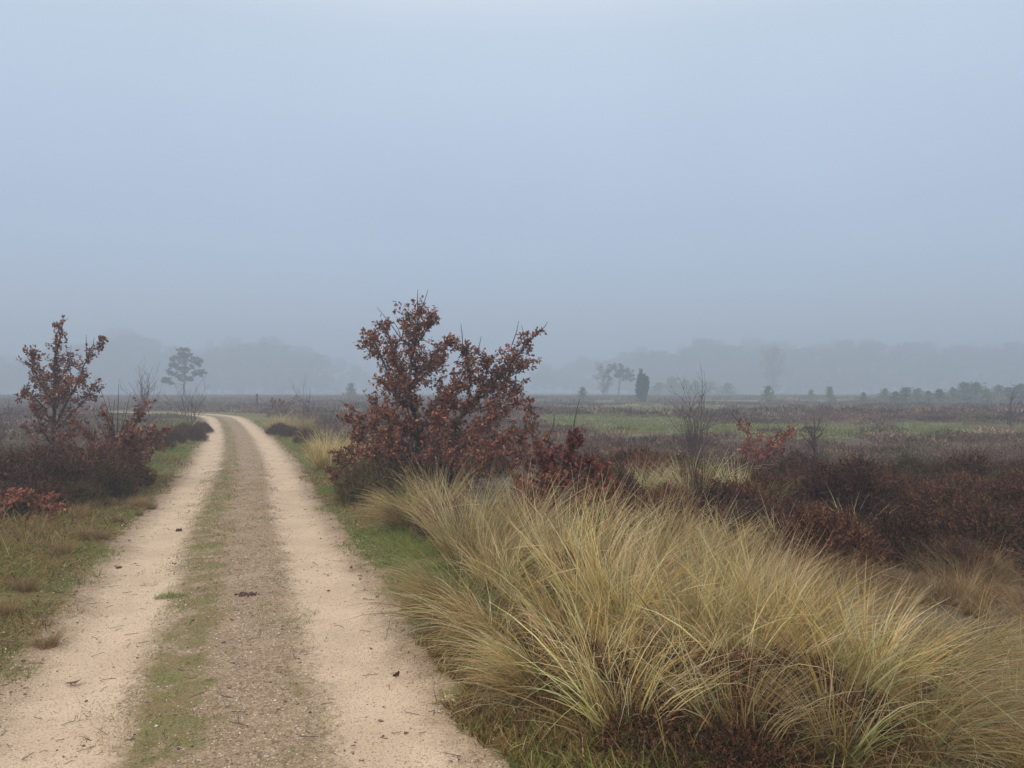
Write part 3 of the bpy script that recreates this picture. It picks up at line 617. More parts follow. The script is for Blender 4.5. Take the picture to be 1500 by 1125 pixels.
# ------------------------------------------------------------------ oaks with withered leaves, shrubs and bare saplings
OAKP = [(0.20, 0.066, 0.033, 4), (0.27, 0.105, 0.052, 2.5), (0.135, 0.045, 0.026, 3), (0.36, 0.17, 0.085, 0.8), (0.08, 0.032, 0.022, 2)]
REDP = [(0.24, 0.06, 0.036, 4), (0.17, 0.042, 0.03, 3), (0.31, 0.095, 0.045, 2), (0.36, 0.17, 0.08, 0.5)]
RUST = [(0.25, 0.085, 0.042, 3), (0.18, 0.06, 0.035, 3), (0.36, 0.16, 0.075, 1.0)]
def smoothline(pts, n=9):
    pts = np.array(pts, float)
    if len(pts) < 3: return np.array([pts[0] + (pts[-1] - pts[0]) * k / (n - 1) for k in range(n)])
    ext = np.vstack([2 * pts[0] - pts[1], pts, 2 * pts[-1] - pts[-2]]); out = []
    for i_ in range(1, len(ext) - 2):
        p0, p1, p2, p3 = ext[i_ - 1:i_ + 3]
        for k in range(5):
            t_ = k / 5; out.append(0.5 * ((2 * p1) + (-p0 + p2) * t_ + (2 * p0 - 5 * p1 + 4 * p2 - p3) * t_ * t_ + (-p0 + 3 * p1 - 3 * p2 + p3) * t_ ** 3))
    out.append(pts[-1]); return np.array(out)
def leafy(wood, crown, limbs, pal, leaf=0.075, tw_step=0.085, tw_len=0.34, dens=1.0, start=0.15, bare=0.12, up=0.25, leaf_frac=1.0):
    """limbs: list of (points, base radius, leafiness); grows twigs along each limb and hangs leaves along each twig"""
    LP, LA, = [], []
    for pts, r0, lf in limbs:
        line = smoothline(pts); line[1:-1] += rng.normal(0, 0.012, line[1:-1].shape); n = len(line)
        tube(wood, line, r0 * (1 - 0.85 * np.linspace(0, 1, n)) + 0.0015, 6)
        seg = np.linalg.norm(np.diff(line, axis=0), axis=1); S = np.concatenate([[0], np.cumsum(seg)]); Lt = S[-1]
        s = Lt * start
        while s < Lt:
            s += tw_step * rng.uniform(0.5, 1.5); f = min(1, s / Lt)
            p = np.array([np.interp(min(s, Lt), S, line[:, c_]) for c_ in range(3)]); tg = norm(line[-1] - line[max(0, n // 2 - 1)])
            for _ in range(rng.integers(1, 3)):
                dv = norm(tg * 0.7 + rdir(1)[0] * 0.9 + np.array([0, 0, up])); ln = tw_len * rng.uniform(0.5, 1.2) * (1 - 0.62 * f)
                q = np.array([p + dv * ln * k / 4 + rng.normal(0, 0.012, 3) * (k > 0) + np.array([0, 0, 0.02 * (k / 4) ** 2]) for k in range(5)])
                tube(wood, q, [0.0045, 0.0036, 0.0028, 0.002, 0.001], 3)
                if rng.random() < bare: continue
                for k in range(1, 5):
                    for _ in range(rng.poisson(2.1 * lf * dens)):
                        LP.append(q[k] + rng.normal(0, 0.012, 3)); LA.append(norm(dv * 0.5 + rdir(1)[0] * 0.85 + np.array([0, 0, -0.18])))
                    if rng.random() < 0.32:
                        d3 = norm(dv + rdir(1)[0] * 0.9); q3 = np.array([q[k], q[k] + d3 * ln * 0.28, q[k] + d3 * ln * 0.5])
                        tube(wood, q3, [0.002, 0.0015, 0.0008], 3)
                        for _ in range(rng.poisson(4.0 * lf * dens)):
                            LP.append(q3[rng.integers(1, 3)] + rng.normal(0, 0.012, 3)); LA.append(norm(d3 * 0.6 + rdir(1)[0]))
    if LP:
        n = len(LP); leaves(crown, np.array(LP), np.array(LA), leaf * rng.uniform(0.6, 1.2, n), pick(pal, n, 0.16))
def shoots(wood, starts, r=0.009):
    for a, b_ in starts:
        a = np.array(a, float); b_ = np.array(b_, float); m = (a + b_) / 2 + rng.normal(0, 0.02, 3)
        tube(wood, [a, m, b_], [r, r * 0.7, r * 0.3], 4)
def oak(name, limbs_px, d0, foot, pal, label, cat, spx=(), group=None, **kw):
    """limbs_px: [(list of (px, py, depth offset in m)), radius, leafiness]; foot is the point on the ground the tree stands on"""
    fx, fy = foot; f = np.array([fx, fy, gz(fx, fy)])
    conv = lambda q: P(q[0], q[1], d0 + q[2]) - f
    wood, crown = Geo(), Geo()
    leafy(wood, crown, [([conv(q) if not isinstance(q, str) else np.zeros(3) for q in pts_], r, lf) for pts_, r, lf in limbs_px], pal, **kw)
    shoots(wood, [(conv(a), conv(b_)) for a, b_ in spx])
    return plant(name, [('trunk', wood.mesh(name + '_trunk', M_BARK, True)), ('crown', crown.mesh(name + '_crown', M_LEAF))], tuple(f), 0, 1, label, cat, group)

O = 'o'
oak('oak_tree', [
    ([O, (618, 680, 0), (606, 610, .05), (600, 550, 0), (610, 490, 0), (618, 452, 0)], 0.045, 1.0),
    ([(606, 600, 0), (585, 560, .3), (575, 530, .5)], 0.014, 1.1), ([(604, 570, 0), (622, 545, .3), (640, 530, .5)], 0.014, 1.1), ([(640, 660, 0), (640, 620, .3), (655, 585, .5)], 0.014, 1.1), ([(700, 600, .1), (722, 590, .4), (750, 575, .5)], 0.012, 1.0), ([(610, 640, 0), (585, 620, -.6), (560, 612, -.8)], 0.014, 1.1),
    ([(612, 640, 0), (590, 590, -.2), (566, 540, -.3), (548, 505, -.35), (532, 512, -.3)], 0.026, 1.0),
    ([(604, 585, 0), (580, 530, .2), (570, 492, .3), (560, 478, .3)], 0.016, 0.7),
    ([(603, 560, 0), (632, 525, -.3), (650, 505, -.4), (662, 508, -.4)], 0.018, 1.0),
    ([(606, 520, 0), (595, 480, .2), (604, 458, .2)], 0.012, 0.9), ([(608, 505, 0), (632, 478, -.2), (634, 468, -.2)], 0.012, 0.9),
    ([O, (650, 665, .1), (690, 590, .1), (735, 548, 0), (765, 512, -.1), (783, 492, -.1)], 0.032, 1.0),
    ([(672, 622, .1), (690, 570, .2), (684, 530, .3), (682, 512, .3)], 0.02, 1.1), ([(700, 585, .1), (712, 545, -.3), (704, 520, -.4)], 0.016, 1.0),
    ([(705, 582, .1), (725, 568, .4), (755, 545, .5), (770, 530, .5)], 0.014, 1.0),
    ([O, (660, 672, -.2), (705, 625, -.5), (742, 596, -.6), (762, 590, -.6)], 0.022, 1.0),
    ([O, (670, 690, .2), (715, 655, .4), (750, 640, .5), (775, 625, .6)], 0.02, 0.9), ([O, (680, 700, -.4), (730, 672, -.8), (770, 660, -.8)], 0.02, 0.9),
    ([(630, 690, 0), (590, 650, -.4), (545, 628, -.6), (515, 612, -.6)], 0.024, 1.0), ([O, (600, 680, .3), (550, 650, .5), (515, 640, .5)], 0.02, 1.0),
    ([(615, 650, 0), (575, 615, .4), (545, 590, .6)], 0.016, 0.9), ([O, (600, 690, -.6), (560, 672, -.9), (530, 665, -.9)], 0.018, 1.0),
    ([O, (640, 680, -.7), (640, 640, -1.0), (650, 610, -1.1)], 0.02, 0.9), ([O, (630, 680, .7), (640, 620, 1.0), (645, 570, 1.1)], 0.02, 0.9),
    ([O, (660, 690, .8), (700, 640, 1.2), (720, 610, 1.2)], 0.018, 0.8), ([(625, 640, 0), (650, 600, -.4), (672, 560, -.5)], 0.016, 0.9),
    ([O, (690, 700, 0), (740, 690, -.1), (790, 668, -.1)], 0.018, 0.7), ([(603, 600, 0), (580, 575, -.5), (560, 560, -.7)], 0.014, 0.9),
    ([O, (670, 685, -.9), (700, 665, -1.2), (740, 650, -1.2)], 0.016, 0.9), ([O, (610, 685, -.9), (580, 660, -1.1), (560, 640, -1.1)], 0.016, 0.9),
    ], 12.0, (-1.1, 12.0), OAKP, 'large multi-stemmed oak covered in brown withered leaves beside the track', 'oak tree',
    spx=[((590, 500, 0), (552, 450, 0)), ((586, 490, 0), (576, 470, .2)), ((588, 498, 0), (600, 446, 0)), ((612, 455, 0), (612, 424, 0)), ((616, 455, 0), (627, 424, 0)),
         ((678, 512, .2), (675, 474, .2)), ((702, 518, 0), (705, 492, 0)), ((750, 505, 0), (760, 470, 0)), ((786, 490, -.1), (802, 471, -.1)), ((768, 500, 0), (764, 476, 0)), ((536, 610, -.6), (495, 585, -.7))],
    tw_len=0.38, tw_step=0.034, dens=1.55, leaf=0.060, bare=0.24)
oak('oak_shrub', [
    ([O, (850, 740, 0), (845, 700, 0), (838, 660, 0), (848, 645, 0)], 0.016, 1.2), ([O, (820, 730, .1), (806, 690, .2), (788, 660, .2)], 0.016, 1.0), ([O, (870, 735, -.1), (880, 705, -.2), (885, 690, -.2)], 0.014, 1.2),
    ([O, (835, 745, -.3), (820, 715, -.4), (800, 710, -.4)], 0.014, 1.2), ([O, (860, 750, -.3), (885, 730, -.5), (898, 720, -.5)], 0.012, 1.2), ([O, (850, 745, .3), (865, 700, .5), (862, 680, .5)], 0.014, 1.2),
    ([O, (800, 750, -.2), (780, 730, -.3), (768, 720, -.3)], 0.012, 1.1), ([O, (830, 760, -.5), (850, 740, -.6)], 0.01, 1.3), ([O, (815, 750, .4), (800, 700, .5), (815, 670, .5)], 0.012, 1.0), ([O, (870, 760, .3), (890, 745, .3), (905, 745, .2)], 0.012, 1.0),
    ([O, (800, 765, -.5), (785, 750, -.6)], 0.01, 1.2), ([O, (865, 770, -.4), (880, 765, -.4)], 0.01, 1.2)],
    8.3, (0.62, 8.3), REDP, 'deep red leaved oak scrub with two bare shoots, between tussocks and heather', 'oak shrub',
    spx=[((835, 690, 0), (838, 640, 0)), ((838, 650, 0), (849, 584, 0)), ((820, 680, 0), (803, 632, 0)), ((803, 640, 0), (812, 606, 0)), ((812, 672, .1), (840, 690, 0)), ((800, 668, .1), (812, 640, 0)), ((790, 690, 0), (775, 610, 0))],
    tw_len=0.2, tw_step=0.035, dens=1.7, leaf=0.06, bare=0.05)
oak('oak_shrub', [([O, (790, 700, 0), (784, 650, 0), (778, 600, 0)], 0.014, 0.8), ([O, (768, 690, .2), (762, 650, .3), (770, 620, .3)], 0.012, 0.8), ([O, (800, 700, 0), (808, 665, -.1), (800, 640, -.2)], 0.012, 0.7), ([O, (775, 720, -.3), (760, 700, -.4)], 0.01, 0.8)],
    9.6, (0.28, 9.6), OAKP, 'slender brown oak shrub standing between the large oak and the red scrub', 'oak shrub', tw_len=0.22, tw_step=0.07, dens=1.0, leaf=0.065)
oak('oak_sapling', [([O, (505, 690, 0), (498, 672, 0), (488, 665, 0)], 0.01, 1.2), ([O, (520, 690, -.1), (520, 672, -.1), (510, 660, 0)], 0.01, 1.2), ([O, (535, 690, .1), (545, 668, .2)], 0.01, 1.2), ([O, (500, 700, -.2), (485, 690, -.2)], 0.008, 1.2)],
    12.6, (-2.62, 12.6), RUST, 'low rust leaved oak sapling at the verge in front of the large oak', 'oak sapling', tw_len=0.2, tw_step=0.07, dens=1.1, leaf=0.065)
oak('oak_tree', [
    ([O, (76, 660, 0), (80, 600, .05), (78, 540, 0), (86, 500, 0), (84, 478, 0)], 0.04, 1.0), ([(78, 630, 0), (98, 590, -.2), (120, 545, -.3), (134, 515, -.3), (148, 508, -.3)], 0.022, 0.8),
    ([(78, 620, 0), (58, 590, -.2), (42, 575, -.3), (32, 578, -.3)], 0.02, 0.9), ([(80, 590, 0), (58, 560, .2), (48, 530, .3), (46, 520, .3)], 0.018, 0.8), ([(76, 640, 0), (100, 610, .3), (125, 585, .4), (140, 560, .4)], 0.018, 0.9),
    ([(76, 650, 0), (60, 625, -.4), (50, 600, -.5)], 0.016, 0.9), ([(80, 570, 0), (95, 540, .3), (100, 520, .4)], 0.014, 0.8), ([(78, 650, 0), (55, 642, .2), (36, 622, .3)], 0.018, 0.15),
    ([(78, 600, 0), (90, 570, -.5), (110, 560, -.7)], 0.014, 0.9), ([(78, 600, 0), (66, 570, .5), (60, 545, .7)], 0.014, 0.9), ([(77, 655, 0), (95, 640, -.5), (118, 620, -.6)], 0.014, 0.9), ([O, (90, 680, .1), (100, 660, .2)], 0.014, 0.7), ([O, (62, 690, .1), (55, 665, .2)], 0.014, 0.6)],
    14.5, (-8.6, 14.5), OAKP, 'small upright oak with sparse brown leaves above the dark heather mound', 'oak tree',
    spx=[((88, 484, 0), (99, 466, 0)), ((80, 484, 0), (78, 470, 0)), ((126, 520, 0), (126, 490, 0)), ((130, 516, 0), (138, 494, 0)), ((46, 530, .3), (38, 518, .3)), ((104, 560, 0), (104, 506, 0))],
    tw_len=0.38, tw_step=0.055, dens=1.5, leaf=0.062, bare=0.2)
oak('oak_shrub', [
    ([O, (165, 650, 0), (160, 620, 0), (150, 608, 0)], 0.014, 0.8), ([O, (185, 650, .1), (198, 615, .2), (212, 592, .2)], 0.014, 0.8), ([O, (200, 655, -.1), (222, 640, -.2), (240, 628, -.2)], 0.014, 0.9), ([O, (150, 655, -.2), (130, 640, -.3), (118, 628, -.3)], 0.014, 0.7),
    ([O, (180, 660, -.3), (190, 640, -.5)], 0.012, 1.1), ([O, (165, 665, .3), (160, 640, .5)], 0.012, 1.0), ([O, (200, 665, .2), (215, 650, .3)], 0.012, 1.0), ([O, (150, 668, -.4), (140, 660, -.5)], 0.012, 0.9), ([O, (215, 668, -.3), (235, 655, -.4)], 0.012, 0.8)],
    13.2, (-6.6, 13.2), RUST, 'rust red oak scrub with a fan of bare upright shoots beside the small oak', 'oak shrub',
    spx=[((170, 650, 0), (148, 572, 0)), ((170, 645, 0), (158, 580, 0)), ((172, 640, 0), (174, 562, 0)), ((176, 640, 0), (191, 575, 0)), ((178, 645, 0), (184, 590, 0)), ((165, 650, 0), (168, 585, 0)), ((160, 650, 0), (135, 600, 0)), ((190, 640, 0), (230, 610, 0))],
    tw_len=0.28, tw_step=0.05, dens=1.3, leaf=0.065)
oak('oak_sapling', [([O, (60, 745, 0), (70, 730, 0)], 0.01, 1.3), ([O, (30, 745, -.1), (20, 728, -.1)], 0.01, 1.3), ([O, (10, 750, .1), (-8, 735, .1)], 0.01, 1.2), ([O, (45, 750, .2), (48, 728, .2)], 0.01, 1.3), ([O, (5, 755, -.3), (-15, 748, -.3)], 0.01, 1.2), ([O, (70, 755, -.2), (85, 742, -.2)], 0.01, 0.9)],
    9.3, (-5.9, 9.3), RUST, 'low orange-brown oak sapling spreading at the foot of the heather mound', 'oak sapling', tw_len=0.2, tw_step=0.05, dens=0.9, leaf=0.055, bare=0.1)
oak('red_leaved_sapling', [([O, (1105, 680, 0), (1095, 640, 0), (1084, 618, 0)], 0.012, 0.8), ([O, (1122, 670, 0), (1135, 650, -.1), (1160, 630, -.1)], 0.012, 0.7), ([O, (1110, 670, .2), (1112, 645, .3)], 0.01, 0.8), ([O, (1125, 672, -.2), (1140, 660, -.3)], 0.01, 0.9), ([O, (1100, 668, -.2), (1092, 655, -.2)], 0.01, 0.9)],
    13.5, (4.35, 13.5), REDP, 'sparse crimson leaved sapling beyond the heather stand', 'sapling', spx=[((1084, 620, 0), (1072, 600, 0)), ((1158, 632, 0), (1170, 620, 0))], tw_len=0.28, tw_step=0.06, dens=1.0, leaf=0.06)
oak('red_leaved_sapling', [([O, (405, 600, 0), (400, 588, 0)], 0.02, 0.8), ([O, (420, 600, 0), (428, 588, .2), (436, 584, .2)], 0.02, 0.8), ([O, (413, 602, -.3), (412, 592, -.4)], 0.02, 0.8)],
    36, (-10.7, 36), OAKP, 'distant low dull red sapling beyond the yellow tussock at the bend', 'sapling', tw_len=0.5, tw_step=0.16, dens=0.8, leaf=0.11)

def bare_shrub(name, x, y, h, w_, n, label, cat='bare shrub', trunk=False, lean=0.0, forks=3, r=0.008, group=None):
    g = Geo()
    def grow(p, dv, L, r_, lv):
        k = 5; pts_ = [p]
        for _ in range(k):
            dv = norm(dv + rng.normal(0, 0.13, 3) + np.array([0, 0, 0.05])); pts_.append(pts_[-1] + dv * L / k)
        tube(g, pts_, np.linspace(r_, r_ * 0.5, k + 1), 4 if lv < 2 else 3)
        if lv >= forks: return
        for j in range(rng.integers(3, 6)):
            q = pts_[rng.integers(1, k + 1)]; grow(q, norm(dv + rng.normal(0, 0.55, 3) * [1, 1, 0.6] + [0, 0, 0.15]), L * rng.uniform(0.4, 0.68), r_ * 0.55, lv + 1)
    if trunk: grow(np.array([0, 0, -0.05]), norm(np.array([lean, 0, 1.0])), h * 0.55, r * 2, 0); grow(np.array([0, 0, -0.05]), norm(np.array([lean, 0, 1.0])), h * 0.62, r * 2, 0)
    else:
        for j in range(n):
            a = rng.uniform(0, 2 * PI); q = rng.uniform(0.05, 1) * w_
            grow(np.array([math.cos(a) * 0.05, math.sin(a) * 0.05, -0.04]), norm(np.array([math.cos(a) * q, math.sin(a) * q, 1.0])), h * rng.uniform(0.5, 0.75), r, 1 if forks > 2 else 0)
    return plant(name, [('branches', g.mesh(name, M_TWIG))], (x, y, gz(x, y)), 0, 1, label, cat, group)
bare_shrub('bare_shrub', *(3.55, 15.0), 1.6, 0.42, 16, 'tall hazy bare shrub of fine upright twigs behind the pale tussocks', r=0.010)
bare_shrub('bare_sapling', 5.45, 13.7, 1.25, 0.3, 1, 'small bare forked sapling with a dark crooked trunk rising from heather', 'sapling', trunk=True, r=0.016)
bare_shrub('bare_shrub', *G(277, 630), 1.75, 0.55, 11, 'bare rounded shrub standing inside the bend of the track', r=0.012)
bare_shrub('bare_shrub', -7.7, 29.5, 1.6, 0.5, 5, 'thin bare shrub leaning over the far verge tussocks', r=0.012)
bare_shrub('bare_shrub', -21.0, 44.0, 3.0, 0.5, 9, 'reddish bare shrub far behind the rust red scrub', r=0.02)
bare_shrub('bare_shrub', -24.3, 42.0, 2.2, 0.6, 9, 'low reddish bare shrub behind the fan of bare shoots', r=0.02)
bare_shrub('bare_shrub', -13.0, 19.5, 1.5, 0.5, 8, 'grey bare shrub at the far side of the small oak', r=0.009)
bare_shrub('bare_shrub', -11.5, 17.0, 1.2, 0.5, 7, 'low grey bare shrub beside the small oak', r=0.008)
bare_shrub('bare_shrub', 22.5, 35.0, 1.7, 0.6, 7, 'faint bare shrub on the moor beyond the green clearing', r=0.018)

# ------------------------------------------------------------------ wooden post
def post():
    x, y = G(376, 606); y = 53.0; x = (376 - 750) / F * y; z = gz(x, y)
    g = Geo(); tube(g, [(0, 0, -0.2), (0, 0, 0.5), (0.01, 0, 1.0), (0.012, 0, 1.28), (0.012, 0, 1.30)], [0.075, 0.075, 0.072, 0.07, 0.03], 8)
    c = Geo(); tube(c, [(0.012, 0, 1.12), (0.012, 0, 1.18)], [0.084, 0.084], 8)
    r = link('wooden_post', None, None, (x, y, z)); tag(r, 'dark wooden marker post beside the bend of the track', 'post')
    link('pole', g.mesh('post_pole', M_WOOD), r); link('band', c.mesh('post_band', M_WOOD), r)
post()

# ------------------------------------------------------------------ things lying on the track
def lump(name, x, y, size, mat, label, cat, col=(0.1, 0.07, 0.05), rz=0.4):
    import bmesh
    bm = bmesh.new(); bmesh.ops.create_cube(bm, size=1); bmesh.ops.scale(bm, vec=size, verts=bm.verts)
    bmesh.ops.bevel(bm, geom=bm.edges[:], offset=min(size) * 0.18, segments=2, affect='EDGES')
    bmesh.ops.subdivide_edges(bm, edges=bm.edges[:], cuts=2, use_grid_fill=True)
    for v in bm.verts: v.co += Vector(rng.normal(0, min(size) * 0.035, 3))
    me = bpy.data.meshes.new(name); bm.to_mesh(me); bm.free(); me.materials.append(mat)
    tag(link(name, me, None, (x, y, gz(x, y) + size[2] * 0.42), rz), label, cat)
lump('brick_fragment', *G(263, 775), (0.065, 0.05, 0.034), M_BRICK, 'dark brick fragment lying in the rut beyond the green tuft', 'brick')
lump('brick_fragment', *G(175, 830), (0.05, 0.03, 0.02), M_BRICK, 'small brown brick chip at the verge side of the rut', 'brick', rz=1.2)
def ground_leaf(px_, py_, size, rz, label, pal=OAKP):
    x, y = G(px_, py_); g = Geo()
    leaves(g, np.array([[0, 0, 0.012]]), np.array([[1.0, 0.1, 0.05]]), np.array([size]), pick(pal, 1) * 0.8)
    tag(link('fallen_leaf', g.mesh('fallen_leaf', M_LEAF), None, (x, y, gz(x, y) + 0.01), rz), label, 'leaf')
ground_leaf(98, 997, 0.085, 0.0, 'large dark brown curled leaf lying in the nearest part of the rut')
ground_leaf(512, 833, 0.06, 1.0, 'small reddish leaf at the gravel edge of the rut, beside the grass', REDP)
ground_leaf(118, 856, 0.07, 2.0, 'orange leaf in the mossy verge', RUST)
ground_leaf(575, 988, 0.06, 0.6, 'dull brown leaf on the gravel beside the nearest rut')
x_, y_ = G(250, 872)
tg_ = Geo(); n = 260; r_ = 0.10 * np.sqrt(rng.random(n)); th_ = rng.uniform(0, 2 * PI, n); c = pick([(0.14, 0.24, 0.04, 3), (0.22, 0.28, 0.07, 2)], n)
blades(tg_, np.stack([r_ * np.cos(th_) * 1.3, r_ * np.sin(th_) * 0.8, np.full(n, -0.003)], -1), rng.uniform(0.03, 0.065, n), rng.uniform(0.1, 1.1, n), rng.uniform(0, 6.28, n), rng.uniform(0, 0.8, n), (0, 0), np.full(n, 0.0028), c * 0.8, c, seg=3)
tag(link('green_grass_tuft', tg_.mesh('green_grass_tuft', M_BLADE), None, (x_, y_, gz(x_, y_) + 0.004)), 'single bright green grass tuft on the edge of the middle strip', 'grass tuft')
def clod(px_, py_, s, label):
    x, y = G(px_, py_); g = Geo(); n = 90; p = rng.normal(0, 1, (n, 3)) * [s, s * 0.6, s * 0.16]; p[:, 2] = np.abs(p[:, 2]) + 0.004
    for q in p: tube(g, [q - [0.008, 0, 0.004], q, q + [0.008, 0.003, -0.004]], [0.003, 0.009, 0.003], 5, (0.1, 0.07, 0.05))
    tag(link('soil_clod', g.mesh('soil_clod', M_BRICK), None, (x, y, gz(x, y))), label, 'soil clod')
clod(362, 872, 0.035, 'crumbly dark clod of soil on the middle strip of the track')

# ------------------------------------------------------------------ junipers, pines and the wood in the fog
NEED = [(0.085, 0.11, 0.06, 3), (0.11, 0.13, 0.07, 2), (0.065, 0.08, 0.05, 2)]
BROWNF = [(0.13, 0.10, 0.08, 3), (0.16, 0.13, 0.10, 2), (0.10, 0.09, 0.07, 2)]
def cloud(g, blobs, per, sz, pal, up=0.2):
    for c_, r_ in blobs:
        n = per; d_ = rdir(n); p = np.array(c_) + d_ * np.array(r_) * (rng.random((n, 1)) ** 0.45)
        tris(g, p, sz * rng.uniform(0.5, 1.3, n), pick(pal, n, 0.2), axis=norm(d_ + np.array([0, 0, up])), elong=1.6)
def juniper(name, h, w_, x, y, label, tips=12, pal=NEED):
    g = Geo(); wd = Geo(); cloud(g, [((0, 0, h * z_), (w_ * q_, w_ * q_, h * 0.14)) for z_, q_ in ((.12, .24), (.25, .33), (.38, .36), (.5, .33), (.62, .24), (.74, .12))], 420, 0.13, pal, 0.8); tube(wd, [(0, 0, -0.1), (0, 0, h * 0.5)], [0.12, 0.05], 6)
    for k in range(tips):
        a = rng.uniform(0, 2 * PI); q = rng.uniform(0.1, 1) * w_ * 0.5; top = h * rng.uniform(0.72, 0.96) * (1 - 0.45 * q / w_) if k else h; bx, by = math.cos(a) * q, math.sin(a) * q
        for j in range(9):
            f = (j + 0.7) / 9; cloud(g, [((bx * (0.4 + f * 0.9), by * (0.4 + f * 0.9), top * f), (w_ * 0.28 * (1 - 0.75 * f ** 2.2) * (0.55 + f), w_ * 0.28 * (1 - 0.75 * f ** 2.2) * (0.55 + f), top * 0.09))], 90, 0.13, pal, 0.8)
            tube(wd, [(0, 0, top * f * 0.6), (bx * (0.4 + f * 0.9), by * (0.4 + f * 0.9), top * f)], [0.03, 0.01], 3)
    return plant(name, [('trunk', wd.mesh(name + '_trunk', M_BARK)), ('crown', g.mesh(name + '_crown', M_NEEDLE))], (x, y, gz(x, y)), 0, 1, label, 'juniper')
def at(px_, y): return (px_ - 750) / F * y
juniper('juniper', 4.3, 1.95, at(938, 104), 104, 'dark columnar juniper with several pointed tips in the open field')

def pine_parts(name, h, cw, blobs, sz=0.30, per=150, pal=NEED, bend=0.3):
    wd = Geo(); tr = smoothline([(0, 0, -0.2), (bend * 0.4, 0, h * 0.35), (bend, 0, h * 0.65), (bend * 0.8, 0, h * 0.92)]); tube(wd, tr, np.linspace(h * 0.022, h * 0.006, len(tr)), 7)
    g = Geo()
    for (x, y, z, r_) in blobs:
        c_ = np.array([x * cw, y * cw, z * h]); j = int(np.clip((z - 0.12) / 0.95, 0, 1) * (len(tr) - 1)); a = tr[j]
        tube(wd, smoothline([a, (a + c_) / 2 + [0, 0, -0.02 * h], c_]), 0.004 * h, 4)
        for _ in range(9): cloud(g, [(c_ + rng.normal(0, 1, 3) * r_ * h * np.array([0.7, 0.7, 0.5]), (r_ * h * 0.42, r_ * h * 0.42, r_ * h * 0.2))], per // 4, sz * 0.8, pal)
    return [('trunk', wd.mesh(name + '_trunk', M_BARK)), ('crown', g.mesh(name + '_crown', M_NEEDLE))]
def random_blobs(n, zlo, zhi, spread):
    return [(rng.normal(0, 0.28) * spread * (1.1 - k / n * 0.7), rng.normal(0, 0.28) * spread * (1.1 - k / n * 0.7), zlo + (zhi - zlo) * k / n, rng.uniform(0.07, 0.13)) for k in range(n)]
# the lone pine behind the bend
lone = [(0.0, 0, 0.95, .07), (-.10, .1, .88, .08), (.15, -.1, .85, .08), (-.2, 0, .78, .09), (.1, .1, .76, .09), (.38, 0, .75, .08), (.28, .1, .68, .07), (-.28, 0, .66, .08), (-.08, 0, .62, .08), (.06, -.2, .55, .07), (-.38, 0, .50, .08), (-.2, .2, .46, .09), (.30, 0, .50, .07), (.42, .1, .52, .06), (-.48, 0, .40, .07), (-.3, -.1, .36, .07), (.1, 0, .42, .06)]
y_ = 125.0
plant('pine_tree', pine_parts('lone_pine', 8.4, 6.4, lone, 0.22, 150), (at(269, y_), y_, gz(at(269, y_), y_)), 0, 1, 'lone pine with layered open crown standing before the misty wood', 'pine tree')
dome = [(0, 0, .92, .09), (-.18, 0, .88, .10), (.2, .1, .84, .10), (-.3, 0, .76, .10), (.05, .1, .78, .11), (.36, 0, .72, .09), (-.1, -.2, .68, .1), (.2, -.1, .62, .09), (-.36, 0, .62, .07), (.4, 0, .58, .07)]
y_ = 160.0
plant('pine_tree', pine_parts('domed_pine', 7.0, 6.0, dome, 0.26, 150), (at(906, y_), y_, gz(at(906, y_), y_)), 0, 1, 'pine with a domed dark crown behind the columnar juniper', 'pine tree')
def bare_tree_parts(name, h, wd_=0.5, n=26, sz=0.28, per=60):
    wd = Geo(); g = Geo(); tube(wd, [(0, 0, -0.2), (0.1, 0, h * 0.4), (0, 0.1, h * 0.9)], [h * 0.018, h * 0.012, h * 0.004], 6)
    for k in range(n):
        f = rng.uniform(0.06, 0.95); a = rng.uniform(0, 2 * PI); L = h * wd_ * rng.uniform(0.25, 0.55) * (1.15 - abs(f - 0.55)); e = np.array([math.cos(a) * L, math.sin(a) * L, h * f + L * 0.6]); e[2] = min(e[2], h)
        tube(wd, smoothline([(0, 0, h * f * 0.8), np.array([e[0] * 0.5, e[1] * 0.5, (h * f * 0.8 + e[2]) / 2 - 0.03 * h]), e]), np.linspace(0.005 * h, 0.0015 * h, 11), 3)
        cloud(g, [(e, (h * 0.07, h * 0.07, h * 0.06)), (e * [0.6, 0.6, 0.92], (h * 0.06, h * 0.06, h * 0.05))], per, sz, BROWNF, 0.5)
    return [('trunk', wd.mesh(name + '_trunk', M_BARK)), ('crown', g.mesh(name + '_crown', M_NEEDLE))]
BF = [bare_tree_parts('fine_birch', 9.0, 0.42, 50, 0.16, 26), bare_tree_parts('fine_birch_b', 9.0, 0.6, 44, 0.16, 26)]
BT = [bare_tree_parts('bare_tree', 9.0, 0.5, 40), bare_tree_parts('bare_tree_b', 9.0, 0.42, 42), bare_tree_parts('bare_tree_c', 9.0, 0.6, 46)]
PT = [pine_parts('wood_pine', 9.0, 6.0, random_blobs(18, 0.08, 0.95, 1.3), 0.34, 110), pine_parts('wood_pine_b', 9.0, 6.0, random_blobs(18, 0.06, 0.95, 1.4), 0.34, 110), pine_parts('wood_pine_c', 9.0, 5.0, random_blobs(16, 0.15, 0.97, 1.2), 0.34, 110)]
def cone_blobs(n):
    out = []
    for z in np.linspace(.06, .93, n):
        a = rng.uniform(0, 6.28); q = 0.42 * (1.08 - z) * math.sqrt(rng.uniform(0.1, 1)); out.append((q * math.cos(a), q * math.sin(a), z, .15 * (1.25 - 0.75 * z)))
    return out
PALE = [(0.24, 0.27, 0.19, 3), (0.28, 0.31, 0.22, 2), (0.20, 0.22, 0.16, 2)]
SP = [pine_parts('young_pine', 3.0, 2.8, cone_blobs(26), 0.13, 60, PALE, bend=0.05) for _ in range(3)]
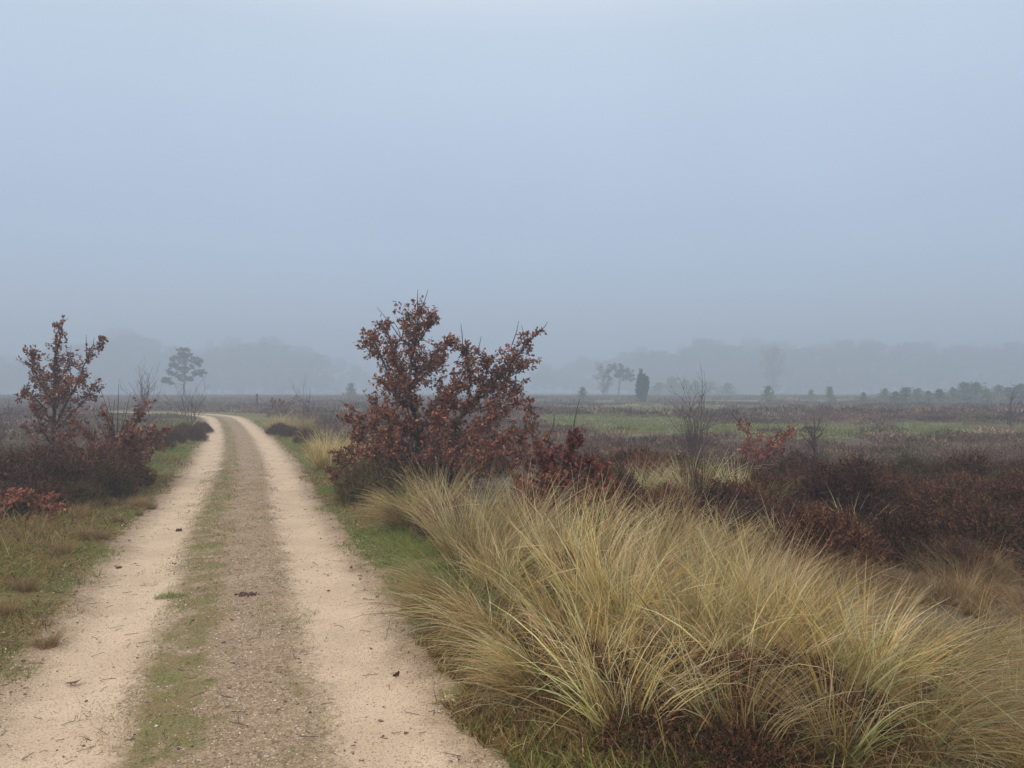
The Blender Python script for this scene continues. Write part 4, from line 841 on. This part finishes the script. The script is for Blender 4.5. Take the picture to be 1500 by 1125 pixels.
def tree(parts, px_, y, h, h0, name, label, cat, group=None, wsc=1.0):
    x = at(px_, y); s = h / h0; return plant(name, parts, (x, y, gz(x, y)), rng.uniform(0, 6.28), (s * wsc, s * wsc, s), label, cat, group)
def hpx(py, y): return (HOR - py) / F * y + CAMZ
tree(BF[1], 884, 165, hpx(534, 165), 9, 'birch_tree', 'faint bare birch beside the domed pine', 'birch tree')
tree(BF[0], 1133, 270, hpx(508, 270), 9, 'birch_tree', 'tall feathery bare birch rising before the far wood', 'birch tree')
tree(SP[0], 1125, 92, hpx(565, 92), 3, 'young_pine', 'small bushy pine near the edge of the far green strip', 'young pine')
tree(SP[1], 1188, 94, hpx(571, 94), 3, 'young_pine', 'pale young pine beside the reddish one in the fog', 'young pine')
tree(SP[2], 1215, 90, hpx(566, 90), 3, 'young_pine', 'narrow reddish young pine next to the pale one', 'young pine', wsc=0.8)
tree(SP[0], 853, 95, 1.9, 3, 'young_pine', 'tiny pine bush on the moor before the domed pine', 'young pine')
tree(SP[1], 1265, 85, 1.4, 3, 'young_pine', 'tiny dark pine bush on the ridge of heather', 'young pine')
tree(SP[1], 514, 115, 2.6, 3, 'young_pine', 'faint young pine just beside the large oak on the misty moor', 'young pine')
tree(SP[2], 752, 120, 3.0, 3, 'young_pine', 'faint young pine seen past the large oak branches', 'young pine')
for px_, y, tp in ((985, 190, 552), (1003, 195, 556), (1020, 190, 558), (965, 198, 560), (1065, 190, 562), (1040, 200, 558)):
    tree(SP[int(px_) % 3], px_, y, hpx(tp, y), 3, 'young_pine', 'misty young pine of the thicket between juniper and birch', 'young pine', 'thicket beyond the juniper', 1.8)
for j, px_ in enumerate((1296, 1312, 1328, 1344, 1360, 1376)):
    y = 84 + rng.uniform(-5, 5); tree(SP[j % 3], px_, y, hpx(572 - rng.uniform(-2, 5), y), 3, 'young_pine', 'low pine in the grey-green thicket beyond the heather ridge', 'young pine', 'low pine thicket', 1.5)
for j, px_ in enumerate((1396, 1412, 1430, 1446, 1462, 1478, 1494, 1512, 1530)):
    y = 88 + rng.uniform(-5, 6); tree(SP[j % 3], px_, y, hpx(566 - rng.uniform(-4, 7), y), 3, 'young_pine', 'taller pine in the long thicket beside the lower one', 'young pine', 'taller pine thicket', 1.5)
# the wood itself: crowns in three ranks; outline heights follow the photograph
def outline(px_):
    return float(np.interp(px_, [-250, 0, 60, 120, 165, 200, 240, 290, 340, 380, 420, 455, 500, 540, 580, 640, 760, 830, 880, 960, 1040, 1120, 1200, 1290, 1330, 1400, 1480, 1560, 1800],
                          [500, 520, 515, 505, 492, 496, 502, 505, 497, 500, 508, 506, 528, 538, 545, 548, 545, 530, 524, 510, 502, 504, 502, 504, 508, 504, 500, 500, 496]))
for rank, (y0, stp) in enumerate(((390, 20), (440, 17), (500, 15))):
    p_ = -190.0
    while p_ < 1700:
        y = y0 + rng.uniform(-14, 14); op = outline(p_) + 7 * math.sin(p_ / 23.0) * math.sin(p_ / 61.0 + 1)
        if not (rank < 2 and 470 < p_ < 900):
            h = max(3.0, hpx(op + rng.uniform(-3, 17) + (0, 4, 0)[rank], y)); parts = (PT + BT)[rng.integers(6)]
            side = 'behind the lone pine' if p_ < 470 else 'behind the domed pine and thickets'
            tree(parts, p_, y, h, 9, 'woodland_tree', 'misty grey tree of the far wood ' + side, 'tree', 'trees of the far wood ' + side, rng.uniform(0.9, 1.2) * max(0.9, 18 / h * 0.8))
        p_ += stp * rng.uniform(0.7, 1.3)
